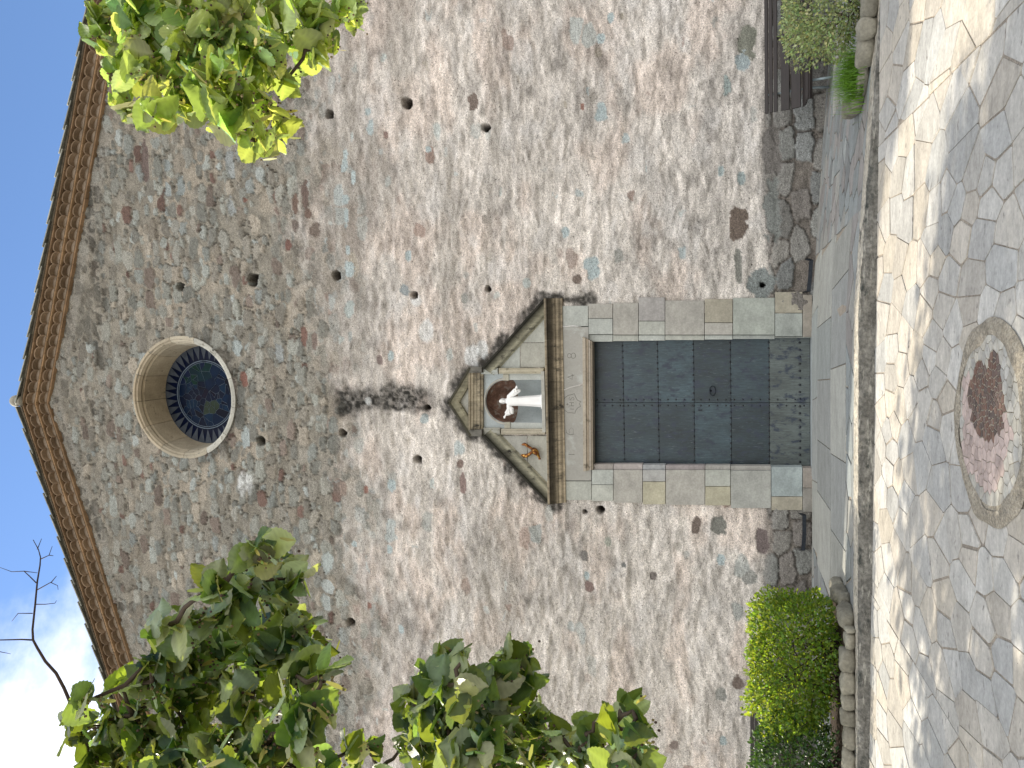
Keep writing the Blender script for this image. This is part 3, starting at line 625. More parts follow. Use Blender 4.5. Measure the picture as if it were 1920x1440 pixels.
    # star-shaped cartouche of concave arcs
    star = [(1056, 750), (1060, 745), (1066, 741), (1072, 740), (1077, 738), (1079, 744), (1083, 751), (1089, 753), (1086, 757), (1089, 762), (1084, 764), (1080, 769), (1078, 775), (1072, 774), (1065, 774), (1060, 770), (1055, 765), (1058, 758), (1056, 750)]
    stroke(star, .009)
    ins.build('inscription', M['ashlar'], lo)
    # moulding under the lintel
    md = MB()
    for (xa, xb, pr, c) in [(1093.5, 1098, .105, (.36,.32,.26)), (1098, 1103, .085, (.31,.26,.20)), (1103, 1107, .075, (.36,.32,.27)), (1107, 1110.5, .06, (.28,.24,.19))]:
        md.prism([(q[0], q[2]) for q in (W(xa, 884-(xa-1093)*.2, -pr), W(xb+1.5, 884-(xb-1093)*.2, -pr), W(xb, 631+(xb-1093)*.5, -pr), W(xa-1.5, 631+(xa-1093)*.5, -pr))], -pr, .15, c)
    md.build('door_head_moulding', M['mould2'], church, .006)
    # soffit of the recess
    # main cornice: a stepped run of mouldings across the portal
    def run(b_, prof, c, A, B, shade=None):
        """prof = (t below the top edge, projection); swept from A to B = (x, z) with tilt"""
        ax, az = A; bx, bz = B; n = len(prof); L_ = math.hypot(bx-ax, bz-az); nx_, nz_ = (bz-az)/L_, -(bx-ax)/L_   # "down" from the run
        segs = max(2, int(L_/.7)); vs = []; cc = []
        for s in range(segs):
            f0 = s/segs; f1 = (s+1)/segs-.004/L_; k = random.uniform(.85, 1.12); v = []
            for f in (f0, f1):
                for t, pr in prof: v.append((ax+(bx-ax)*f+nx_*t, -pr, az+(bz-az)*f+nz_*t))
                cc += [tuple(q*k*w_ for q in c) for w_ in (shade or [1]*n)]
            fs = [(j, j+1, n+j+1, n+j) for j in range(n-1)]+[tuple(range(n)), tuple(range(2*n-1, n-1, -1)), (n-1, 0, n, 2*n-1)]
            b_.add(v, fs, cc); cc = []
    mc = MB(); A = W(1027, 946, -.30); B = W(1019.5, 559, -.30)
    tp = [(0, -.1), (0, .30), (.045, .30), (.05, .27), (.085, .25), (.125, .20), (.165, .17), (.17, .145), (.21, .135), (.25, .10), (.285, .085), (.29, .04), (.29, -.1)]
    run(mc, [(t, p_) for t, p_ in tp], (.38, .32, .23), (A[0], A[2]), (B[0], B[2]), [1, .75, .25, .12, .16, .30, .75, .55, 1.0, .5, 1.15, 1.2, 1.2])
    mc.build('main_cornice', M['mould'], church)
    # pediment: raking cornices, tympanum blocks, niche bay with its own little gable
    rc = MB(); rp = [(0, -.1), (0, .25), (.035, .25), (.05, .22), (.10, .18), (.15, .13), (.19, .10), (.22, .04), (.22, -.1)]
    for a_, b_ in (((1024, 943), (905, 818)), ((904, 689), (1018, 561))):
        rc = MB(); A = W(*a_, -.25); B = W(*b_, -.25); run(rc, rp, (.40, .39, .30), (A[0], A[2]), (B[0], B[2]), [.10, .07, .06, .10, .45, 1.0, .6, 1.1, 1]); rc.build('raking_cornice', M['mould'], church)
    tb = MB(); F1 = -.03
    def tri(pl, c):
        k = random.uniform(.95, 1.06); tb.prism([(W(x_, y_, F1)[0], W(x_, y_, F1)[2]) for x_, y_ in pl], F1, .16, tuple(q*k for q in c))
    tri([(1022, 571), (1022, 642), (976, 642), (976, 628)], g1)
    tri([(1022, 643), (1022, 689), (976, 689), (976, 643)], (.37,.37,.33))
    tri([(975, 649), (975, 691), (915, 691), (915, 686), (955, 650)], g3)
    tb.build('tympanum', M['ashlar'], church, .004); tb = MB()
    tri([(1026, 817), (1027, 933), (990, 893), (989, 817)], (.37,.37,.33)); tri([(988, 817), (989, 892), (958, 858), (925, 822), (925, 817)], (.38, .38, .35))
    tb.build('tympanum', M['ashlar'], church, .004)
    # aedicule
    ae = MB()
    for (x0, x1, ya, yb, c) in [(901, 934, 690, 702, g3), (935, 1020, 690, 701, (.38,.35,.27)), (906, 938, 802, 815, (.34,.34,.30)), (939, 1023, 804, 815, (.38,.35,.28))]:
        if x0 == 906: ae.build('niche_pilaster', M['mould2'], church, .005); ae = MB()
        ae.prism(quad(x0, x1, ya, yb, -.10, .003), -.10, .16, c)
        q = quad(x0, x1, ya, yb, -.12, .0); xm0 = q[0][0]*.72+q[3][0]*.28; xm1 = q[0][0]*.28+q[3][0]*.72
        ae.prism([(xm0, q[0][1]-.01), (xm0, q[1][1]+.01), (xm1, q[1][1]+.01), (xm1, q[0][1]-.01)], -.122, -.09, c)
    ae.build('niche_pilaster', M['mould2'], church, .005)
    en = MB(); A = W(879, 815, -.17); B = W(879, 689, -.17)
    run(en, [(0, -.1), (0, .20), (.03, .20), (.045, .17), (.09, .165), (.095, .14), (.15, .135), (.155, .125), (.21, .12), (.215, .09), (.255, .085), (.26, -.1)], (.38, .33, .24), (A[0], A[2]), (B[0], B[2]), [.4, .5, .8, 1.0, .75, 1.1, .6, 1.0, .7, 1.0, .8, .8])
    for a_ in ((688, 699), (806, 818)):      # darker end blocks
        q = quad(878, 903, *a_, -.215, 0); en.prism(q, -.215, .1, (.13, .125, .11))
    A = W(881, 818, -.20); Tp = W(840, 755, -.20); B = W(880, 688, -.20)
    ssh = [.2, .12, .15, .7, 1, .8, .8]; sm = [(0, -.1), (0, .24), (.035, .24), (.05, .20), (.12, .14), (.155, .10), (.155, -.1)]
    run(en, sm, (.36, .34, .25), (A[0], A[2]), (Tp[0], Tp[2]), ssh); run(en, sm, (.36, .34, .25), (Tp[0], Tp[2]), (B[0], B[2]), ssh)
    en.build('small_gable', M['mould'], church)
    tg = MB(); tg.prism([(W(x_, y_, -.03)[0], W(x_, y_, -.03)[2]) for x_, y_ in ((848, 755), (880, 812), (880, 692))], -.03, .15, (.40, .40, .36)); tg.build('gable_panel', M['ashlar'], church)
portal_later = portal
M['lintel'] = surf('lintel_stone', None, .85, [(2.5, U3, .08, 5), (30, U3, .06, 3)], [(40, U3, .2, .006)], .2, tint=[((.42, .43, .41), 3.2, U3, .55, .66)])
portal()

# ---- niche with a half dome
def niche():
    b = MB(); x0 = W(960, 803)[0]; x1 = W(960, 701)[0]; z0 = W(1021, 752)[2]; zt = W(902, 752)[2]
    cx = (x0+x1)/2; R_ = (x1-x0)/2*.78; zs = W(950, 752)[2]; Yf = -.03; dp = .9
    c = (.36, .40, .41)
    # curved back, seen as a half cylinder set in the flat panel
    n = 20; zl = zs-.13; zz = [z0, zl]
    vs = []; 
    for z in zz:
        for i in range(n+1):
            a = math.pi*i/n; vs.append((cx-R_*math.cos(a), Yf+R_*dp*math.sin(a), z))
    b.add(vs, [(i, i+1, n+1+i+1, n+1+i) for i in range(n)], c, True)
    # flat panel beside and above the opening
    F_ = []; m_ = 24
    arcp = [(cx-R_*math.cos(math.pi*i/m_), zs+R_*math.sin(math.pi*i/m_)) for i in range(m_+1)]
    outer = [(x0-.02, zs)]+[(x0-.02+(x1-x0+.04)*i/(m_-2), zt) for i in range(m_-1)]+[(x1+.02, zs)]
    vs = [(a, Yf, z) for a, z in arcp]+[(a, Yf, z) for a, z in outer]
    b.add(vs, [(i, i+1, m_+1+i+1, m_+1+i) for i in range(m_)], c)
    for xa, xb in ((x0-.02, cx-R_), (cx+R_, x1+.02)): b.add([(xa, Yf, z0), (xb, Yf, z0), (xb, Yf, zs), (xa, Yf, zs)], [(0, 1, 2, 3)], (.39, .41, .39))
    p_ = b.build('niche', M['niche'], church, fix=False)
    s = MB(); m1 = 12; vs = []; flut = .03
    for j in range(m1+1):
        e = math.pi/2*j/m1
        for i in range(n*2+1):
            a = math.pi*i/(n*2); rr = R_*(1-.05*abs(math.sin(a*7))*math.cos(e)*(j > 0))
            vs.append((cx-rr*math.cos(a)*math.cos(e), Yf+.001+rr*dp*math.sin(a)*math.cos(e), zs+rr*math.sin(e)))
    k = n*2+1
    s.add(vs, [(j*k+i, j*k+i+1, (j+1)*k+i+1, (j+1)*k+i) for j in range(m1) for i in range(k-1)], U3, True)
    vs = [(cx-R_*math.cos(math.pi*i/n), Yf+R_*dp*math.sin(math.pi*i/n), z) for z in (zl, zs) for i in range(n+1)]
    s.add(vs, [(i, i+1, n+1+i+1, n+1+i) for i in range(n)], U3, True)
    s.build('niche_shell', M['rust'], church, fix=False)
    r = MB(); r.tube([(cx-(R_+.025)*math.cos(math.pi*i/24), Yf-.012, zs+(R_+.025)*math.sin(math.pi*i/24)) for i in range(25)], .018, (.40, .39, .35), 6)
    r.box(x0-.0, cx-R_*.98, Yf-.02, .02, zs-.07, zs+.045, (.36, .35, .29)); r.box(cx+R_*.98, x1, Yf-.02, .02, zs-.07, zs+.045, (.36, .35, .29))
    r.build('niche_impost', M['ashlar'], church, .004); r = MB(); r.box(x0-.05, x1+.05, -.16, R_, z0-.05, z0+.015, (.34, .34, .31)); r.build('niche_ledge', M['ashlar'], church, .004)
    bx = MB(); bx.box(x0-.2, x1+.2, .75, .8, z0-.3, zt+.3); bx.build('niche_backing', M['dark'], church)
    return cx, z0+.015, R_
ncx, nz0, nR = niche()

# ---- statue in the niche
def statue():
    P = lambda x, y, Y: Vector(W(x, y, Y)); Yc = .02
    foot = P(1017, 752, Yc); head = P(936, 752, Yc); H = head.z-nz0; cx = foot.x; k = H/1.0
    t = empty('religious_statue', (cx, Yc, nz0), 'white painted statue of a robed bearded figure with open arms standing in the niche', 'statue')
    b = MB()
    def rings(rs, n=24, fold=0.0):
        vs = []
        for z, rx, ry, ox, oy in rs:
            for i in range(n):
                a = 2*math.pi*i/n; f = 1+fold*math.cos(a*9+z*2)*(1-z/.9 if z < .9 else 0)
                vs.append((cx+ox*k+rx*k*math.cos(a)*f, Yc+oy*k+ry*k*math.sin(a)*f, nz0+z*k))
        fs = [(j*n+i, j*n+(i+1) % n, (j+1)*n+(i+1) % n, (j+1)*n+i) for j in range(len(rs)-1) for i in range(n)]
        fs += [tuple(range(n-1, -1, -1)), tuple((len(rs)-1)*n+i for i in range(n))]; b.add(vs, fs, U3, True)
    b.box(cx-.15*k, cx+.15*k, Yc-.13*k, Yc+.13*k, nz0, nz0+.035*k)
    rings([(.02, .135, .11, 0, 0), (.06, .13, .105, 0, 0), (.2, .118, .10, 0, 0), (.4, .108, .09, .0, 0), (.55, .10, .082, 0, 0), (.66, .105, .08, 0, 0), (.76, .115, .078, 0, 0), (.81, .10, .07, 0, 0), (.84, .05, .05, 0, 0), (.865, .036, .04, 0, 0)], 36, .07)
    hx = cx; hz = nz0+.925*k
    b.sphere((hx, Yc-.012*k, hz), .062*k, U3, 18, 14, (.82, .95, 1.2))                          # head
    b.sphere((hx, Yc+.018*k, hz-.005*k), .066*k, U3, 16, 12, (.95, .8, 1.15)); b.sphere((hx, Yc+.03*k, hz-.07*k), .055*k, U3, 14, 10, (1.0, .6, 1.1))  # hair to the shoulders
    b.sphere((hx, Yc-.055*k, hz-.055*k), .026*k, U3, 12, 8, (1, .8, 1.3))                      # beard
    b.sphere((hx, Yc-.072*k, hz-.005*k), .010*k, U3, 8, 6, (.8, 1, 1.7))                       # nose
    def arm(sh, el, wr, hd, sleeve):
        b.tube([sh, el, wr], [.052*k, .05*k, .042*k], U3, 14)
        # hanging open sleeve
        n = 10; q = []
        d_ = (wr-el).normalized()
        b.tube([el*.75+sh*.25, el+Vector(sleeve)*.45, wr+Vector(sleeve)], [.055*k, .055*k, .030*k], U3, 12)
        b.tube([el, wr+Vector(sleeve)*.5, wr+d_*.012*k], [.05*k, .045*k, .034*k], U3, 12)
        b.tube([wr, wr+(hd-wr)*.5], [.020*k, .018*k], U3, 10)
        dd = (hd-wr).normalized(); sd = dd.cross(Vector((0, 1, 0))).normalized(); base = wr+(hd-wr)*.45
        b.sphere(base+dd*.018*k, .022*k, U3, 10, 8, (1, .7, 1))
        for f in range(4): b.tube([base+dd*.03*k+sd*(f-1.5)*.010*k, base+dd*(.062+.006*(1 if f in (1, 2) else -1))*k+sd*(f-1.5)*.013*k+Vector((0, -.008*k, 0))], [.0065*k, .005*k], U3, 6)
        b.tube([base+dd*.008*k-sd*.016*k, base+dd*.035*k-sd*.036*k], [.007*k, .005*k], U3, 6)
    shR = Vector((cx+.085*k, Yc, nz0+.785*k)); shL = Vector((cx-.085*k, Yc, nz0+.785*k))
    wrR = P(966, 731, Yc-.12*k); hdR = P(969, 724, Yc-.16*k); elR = (shR+wrR)/2+Vector((.01*k, .0, -.02*k))
    wrL = P(949, 776, Yc-.10*k); hdL = P(945.5, 784, Yc-.13*k); elL = (shL+wrL)/2+Vector((0, .0, -.035*k))
    arm(shR, elR, wrR, hdR, (-.01*k, .02*k, -.10*k)); arm(shL, elL, wrL, hdL, (.0, .02*k, -.13*k))
    o = b.build('robed_body', M['white'], t)
    r = o.modifiers.new('weld', 'REMESH'); r.mode = 'VOXEL'; r.voxel_size = .0075; r.use_smooth_shade = True
statue()

# ---- gilded emblem on the left tympanum block
def emblem():
    q = lambda a, b_, Y=-.10: Vector(W(960+a/18, 800+b_/18, Y))
    t = empty('gilded_emblem', q(760, 820), 'small gilded and rusty brown winged ornament fixed on the left pediment block', 'ornament')
    b = MB()
    b.tube([q(330, 610), q(420, 590), q(500, 630), q(570, 680), q(650, 730), q(740, 790)], [.018, .030, .034, .026, .026, .04], U3, 10)
    b.tube([q(310, 950), q(400, 990), q(500, 985), q(580, 930), q(650, 880), q(740, 830)], [.018, .036, .038, .03, .03, .045], U3, 10)
    b.tube([q(700, 760), q(760, 810, -.13), q(820, 880, -.12), q(880, 960), q(920, 1040), q(935, 1110)], [.045, .062, .055, .032, .022, .026], U3, 12)
    b.tube([q(760, 800), q(830, 760)], [.03, .016], U3, 8); b.tube([q(760, 850), q(790, 950)], [.035, .02], U3, 8)
    b.tube([q(740, 800, -.1), q(740, 800, .02)], [.02, .02], U3, 8)
    o = b.build('ornament_body', M['gold'], t); r = o.modifiers.new('weld', 'REMESH'); r.mode = 'VOXEL'; r.voxel_size = .008; r.use_smooth_shade = True
emblem()

# ---- doors
def doors():
    Yd = .20; xl = W(1300, 874, Yd)[0]-.06; xr = W(1300, 634, Yd)[0]+.06; zt = W(1105, 755, Yd)[2]+.05; zb = .0
    xm = W(1300, 755, Yd)[0]; rows = [W(c, 755, Yd)[2] for c in (1170, 1235, 1302, 1371, 1443)]
    rr = random.Random(9); zz = [zt]+rows+[zb]
    for side, (xa, xb) in enumerate(((xl, xm-.004), (xm+.004, xr))):
        b = MB(); 
        for i in range(6):
            k = rr.uniform(.75, 1.5); c = (.024*k, .042*k, .052*k)
            if i == 5: c = (.075, .092, .09)
            b.box(xa, xb, Yd-.002*(i % 2), Yd+.06, zz[i+1]+.007, zz[i], c)
        def rivet(x_, z_, r=.019):
            b.sphere((x_, Yd-.004, z_), r, (.010, .013, .018), 8, 6, (1, .8, 1))
        for z_ in rows:
            n = 11
            for i in range(n): rivet(xa+(xb-xa)*(i+.5)/n+rr.uniform(-.006, .006), z_+.012)
        for x_ in (xa+.05 if side else xa+.07, xb-.05 if not side else xb-.07):
            z_ = zb+.1
            while z_ < zt: rivet(x_, z_, .016); z_ += .145
        n = 10
        for i in range(n): rivet(xa+(xb-xa)*(i+.5)/n, zb+.17, .022)
        d = b.build('door_leaf', M['door'], church, 0)
        if side == 1:
            h = MB(); a, c_ = W(1338, 724, Yd-.05), W(1338, 741, Yd-.05); e = W(1344, 724, Yd-.05)
            h.tube([W(1336, 733, Yd-.05)+np.array([.045*math.cos(t_)*1.9, 0, .05*math.sin(t_)]) for t_ in np.linspace(0, 2*math.pi, 17)], .009, U3, 6)
            h.sphere(W(1332, 733, Yd-.02), .022, U3); h.build('door_handle', M['iron'], d)
        else:
            h = MB(); P_ = W(1313, 769, Yd); h.box(P_[0]-.014, P_[0]+.014, Yd-.008, Yd, P_[2]-.035, P_[2]+.035); h.build('lock_plate', M['iron'], d)
    k = MB(); k.box(xl-.3, xr+.3, .3, .34, -.1, 4.2); k.build('door_backing', M['dark'], church)
    s = MB(); s.box(xl-.02, xr+.02, -.10, .26, -.06, -.002, (.30, .33, .34)); s.build('door_sill', M['ashlar'], church, .008)
    # stone soffit and cheeks of the recess
    s = MB(); z1 = W(1108, 755)[2]; s.box(xl-.1, xr+.1, .0, .27, z1-.002, z1+.2, (.22, .2, .17)); s.build('door_soffit', M['ashlar'], church)
doors()

# ---- iron boot bars low on the wall either side of the door
for pts, lab in (([(1511, 485), (1521, 488), (1519, 518), (1516, 546), (1508, 548)], 'flat black iron bar low on the wall right of the door'),
                 ([(1500, 962), (1508, 966), (1508, 1000), (1506, 1031), (1500, 1032)], 'flat black iron bar low on the wall left of the door')):
    t = empty('iron_bar', W(*pts[2], -.12), lab, 'iron bar'); b = MB()
    for i in range(len(pts)-1):
        A = W(*pts[i], -.12 if 0 < i else 0.0); B = W(*pts[i+1], -.12 if i+1 < len(pts)-1 else 0.0)
        d_ = Vector(B-A).normalized(); up = Vector((0, 0, 1)) if abs(d_.z) < .8 else Vector((1, 0, 0)); sdv = d_.cross(up).normalized(); up = sdv.cross(d_)
        vs = []
        for q in (A, B):
            for a_, c_ in ((-1, -1), (1, -1), (1, 1), (-1, 1)): vs.append(Vector(q)+up*.032*a_+sdv*.006*c_)
        b.add(vs, [(0, 1, 2, 3), (7, 6, 5, 4), (0, 4, 5, 1), (1, 5, 6, 2), (2, 6, 7, 3), (3, 7, 4, 0)])
    b.build('bar', M['iron'], t)

# ================================================================== GROUND
def voronoi(pts, region, reach):
    out_ = []
    P = np.array(pts)
    for i, p_ in enumerate(pts):
        d2 = ((P-P[i])**2).sum(1); near = [j for j in np.argsort(d2)[1:24] if d2[j] < (reach*2)**2]; poly = list(region)
        for j in near:
            q = pts[j]; poly = clip(poly, ((p_[0]+q[0])/2, (p_[1]+q[1])/2), (q[0]-p_[0], q[1]-p_[1]))
            if len(poly) < 3: break
        if len(poly) >= 3: out_.append((p_, poly))
    return out_
def inset(poly, g):
    """shrink a convex polygon by g"""
    n = len(poly); ar = sum(poly[i][0]*poly[(i+1) % n][1]-poly[(i+1) % n][0]*poly[i][1] for i in range(n))
    if ar < 0: poly = poly[::-1]
    out_ = list(poly)
    for i in range(n):
        a = poly[i]; b_ = poly[(i+1) % n]; dx, dy = b_[0]-a[0], b_[1]-a[1]; L_ = math.hypot(dx, dy)
        if L_ < 1e-6: continue
        nx_, ny_ = dy/L_, -dx/L_; out_ = clip(out_, (a[0]-nx_*g, a[1]-ny_*g), (nx_, ny_))
        if len(out_) < 3: return []
    return out_
def round_c(poly, r):
    """cut the corners a little and drop slivers"""
    n = len(poly); o_ = []
    for i in range(n):
        a = np.array(poly[i-1]); c = np.array(poly[i]); e = np.array(poly[(i+1) % n]); la = np.linalg.norm(a-c); le = np.linalg.norm(e-c)
        if la < 1e-4 or le < 1e-4: continue
        o_.append(tuple(c+(a-c)/la*min(r, la*.3))); o_.append(tuple(c+(e-c)/le*min(r, le*.3)))
    return o_
# base sheets
b = MB(); R_ = 400
b.add([(-R_, -R_, plaza_z(0, -14)-.6), (R_, -R_, plaza_z(0, -14)-.6), (R_, R_, -.9), (-R_, R_, -.9)], [(0, 1, 2, 3)]); tag(b.build('ground', M['earth'], fix=False), kind='structure')
b = MB(); xs = [-16, 16]; ys = [-22, KY+.05]
b.add([(x_, y_, float(plaza_z(x_, y_))-.005) for y_ in ys for x_ in xs], [(0, 1, 3, 2)]); tag(b.build('plaza', M['mortar'], fix=False), kind='structure')
# plaza paving: long straight joints first, irregular slabs between them
A0, A1 = G(1905, 17), G(1647, 275); B0, B1 = G(1641, 1125), G(1830, 1434); C0, C1 = G(1770, 1300), G(1560+110, 1040)
regions = [[(-9, -16), (9, -16), (9, KY-.01), (-9, KY-.01)]]
def split(regs, p_, q):
    nx_, ny_ = q[1]-p_[1], -(q[0]-p_[0]); o_ = []
    for r_ in regs:
        for s in (1, -1):
            c = clip(r_, (p_[0], p_[1]), (nx_*s, ny_*s))
            if len(c) >= 3: o_.append(c)
    return o_
regions = split(regions, A0, A1); regions = split(regions, B0, B1)
mc_ = (G(1857, 590)+G(1857, 985))/2; MX, MY = mc_[0], mc_[1]; MRX = abs(G(1857, 590)[0]-G(1857, 985)[0])/2
yn = G(1792, 787)[1]; MRY = (yn-MY)
def area(p_): return abs(sum(p_[i][0]*p_[(i+1) % len(p_)][1]-p_[(i+1) % len(p_)][0]*p_[i][1] for i in range(len(p_))))/2
b = MB(); rr = random.Random(21)
flagc = [(.41, .395, .36), (.395, .375, .335), (.425, .415, .385), (.375, .37, .35), (.42, .385, .325), (.35, .35, .335), (.41, .38, .33)]
for reg in regions:
    x0 = min(q[0] for q in reg); x1 = max(q[0] for q in reg); y0 = min(q[1] for q in reg); y1 = max(q[1] for q in reg)
    pts = []; tries = 0
    while tries < 9000:
        tries += 1; q = (rr.uniform(x0, x1), rr.uniform(y0, y1))
        mdist = .17+.42*rr.random()**1.2
        if math.hypot(q[0]-MX, q[1]-MY) < 1.6: mdist *= .75
        if all((q[0]-e[0])**2+(q[1]-e[1])**2/2.6 > mdist**2 for e in pts): pts.append(q)
    KS = 1.6; pts = [(q[0]+.12*q[1]/KS, q[1]/KS) for q in pts]; sreg = [(q[0]+.12*q[1]/KS, q[1]/KS) for q in reg]
    for p_, poly in voronoi(pts, sreg, 1.1):
        poly = [(q[0]-.12*q[1], q[1]*KS) for q in poly]
        cx_ = sum(q[0] for q in poly)/len(poly); cy_ = sum(q[1] for q in poly)/len(poly)
        if math.hypot((cx_-MX)/(MRX*.98), (cy_-MY)/(MRY*.98)) < .8: continue
        g_ = rr.choice([.003, .004, .006, .012]); poly = inset(poly, g_)
        if len(poly) < 3 or area(poly) < .004: continue
        poly = round_c(poly, .012)
        if len(poly) < 3: continue
        if cy_ < -12: pass
        k = rr.uniform(.88, 1.1); c = tuple(q*k for q in rr.choice(flagc)); dz = rr.uniform(-.003, .003)
        tx, ty = rr.uniform(-.006, .006), rr.uniform(-.006, .006)
        b.slab(poly, lambda a, c_: float(plaza_z(a, c_))-.02, lambda a, c_: float(plaza_z(a, c_))+dz+(a-cx_)*tx+(c_-cy_)*ty, c)
tag(b.build('plaza_paving', M['flag'], None, .003), kind='structure')
# terrace
b = MB(); b.add([(x_, y_, float(terr_z(x_))-.014) for y_ in (KY+.12, .1) for x_ in (-14, 1.5, 14)], [(0, 1, 4, 3), (1, 2, 5, 4)]); tag(b.build('terrace', M['mortar'], fix=False), kind='structure')
b = MB(); tcols = [(.24, .255, .25), (.21, .23, .23), (.27, .27, .25), (.19, .20, .20), (.23, .22, .21)]
def tslab(poly, c, gap):
    poly = inset(poly, gap)
    if len(poly) < 3 or area(poly) < .003: return
    poly = round_c(poly, .012)
    k = rr.uniform(.88, 1.12); dz = rr.uniform(-.002, .003); b.slab(poly, lambda a, c_: float(terr_z(a))-.04, lambda a, c_: float(terr_z(a))+dz, tuple(q*k for q in c))
# dressed slabs in front of the door
for ya, yb, st in ((-.12, -1.15, 1.25), (-1.15, -3.15, 1.0), (-3.15, -4.75, .95)):
    x_ = -2.4; sk = .0
    while x_ < 2.35:
        nx_ = x_+st*rr.uniform(.8, 1.2); nx_ = min(nx_, 2.4)
        tslab([(x_+.1, yb), (nx_+.1, yb), (nx_-.05, ya), (x_-.05, ya)], rr.choice([(.275, .295, .285), (.295, .30, .275), (.26, .27, .26)]), .008); x_ = nx_
for reg, dm in (([(-9, -5.55), (-2.4, -5.55), (-2.4, -.05), (-9, -.05)], .42), ([(2.45, -5.55), (9.5, -5.55), (9.5, -.05), (2.45, -.05)], .30), ([(-2.4, -5.55), (2.5, -5.55), (2.5, -4.76), (-2.4, -4.76)], .45)):
    x0 = reg[0][0]; x1 = reg[1][0]; y0 = reg[0][1]; y1 = reg[2][1]; pts = []
    for _ in range(6000):
        q = (rr.uniform(x0, x1), rr.uniform(y0, y1)); md_ = dm*rr.uniform(.7, 1.4)
        if all(abs(q[0]-e[0])**2/1.6+abs(q[1]-e[1])**2/.8 > md_**2 for e in pts): pts.append(q)
    for p_, poly in voronoi(pts, reg, 1.3): tslab(poly, rr.choice(tcols), rr.choice([.008, .012, .02]))
tag(b.build('terrace_paving', M['terr'] if 'terr' in M else M['flag'], None, .003), kind='structure')
# kerb: worn, uneven nosing with a rough riser
def kerb():
    xs = np.arange(-14, 14, .03); prof = [(.30, 0), (.16, .0), (.07, -.003), (.02, -.012), (-.005, -.04), (-.02, -.45), (-.03, -.75), (-.045, -1.25)]
    V = []; col = []
    for j, (dy, t) in enumerate(prof):
        n = (fbm(xs*3, xs*0+j*.9, 400, 4)-.5); n2 = (fbm(xs*12, xs*0+j*1.7, 401, 3)-.5)
        zt = terr_z(xs)+.004; zb = plaza_z(xs, KY)-.02; h = zt-zb
        z = zt+(t*h if j > 2 else t)+n2*.012*(j > 1); y = KY+dy-.0+n*.05*(j > 1)+n2*.03*(j > 1)
        V.append(np.stack([xs, y, z], -1))
        base = np.array([.40, .37, .31]) if j < 4 else np.array([.15, .145, .13])  # paler top, darker riser: sun and shade put into the stone colour
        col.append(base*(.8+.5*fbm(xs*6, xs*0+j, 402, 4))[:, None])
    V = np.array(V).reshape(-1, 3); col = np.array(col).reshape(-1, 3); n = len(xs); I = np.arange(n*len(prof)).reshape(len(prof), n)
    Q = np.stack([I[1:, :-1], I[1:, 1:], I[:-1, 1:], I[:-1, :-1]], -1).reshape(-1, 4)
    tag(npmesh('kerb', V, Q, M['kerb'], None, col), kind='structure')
kerb()
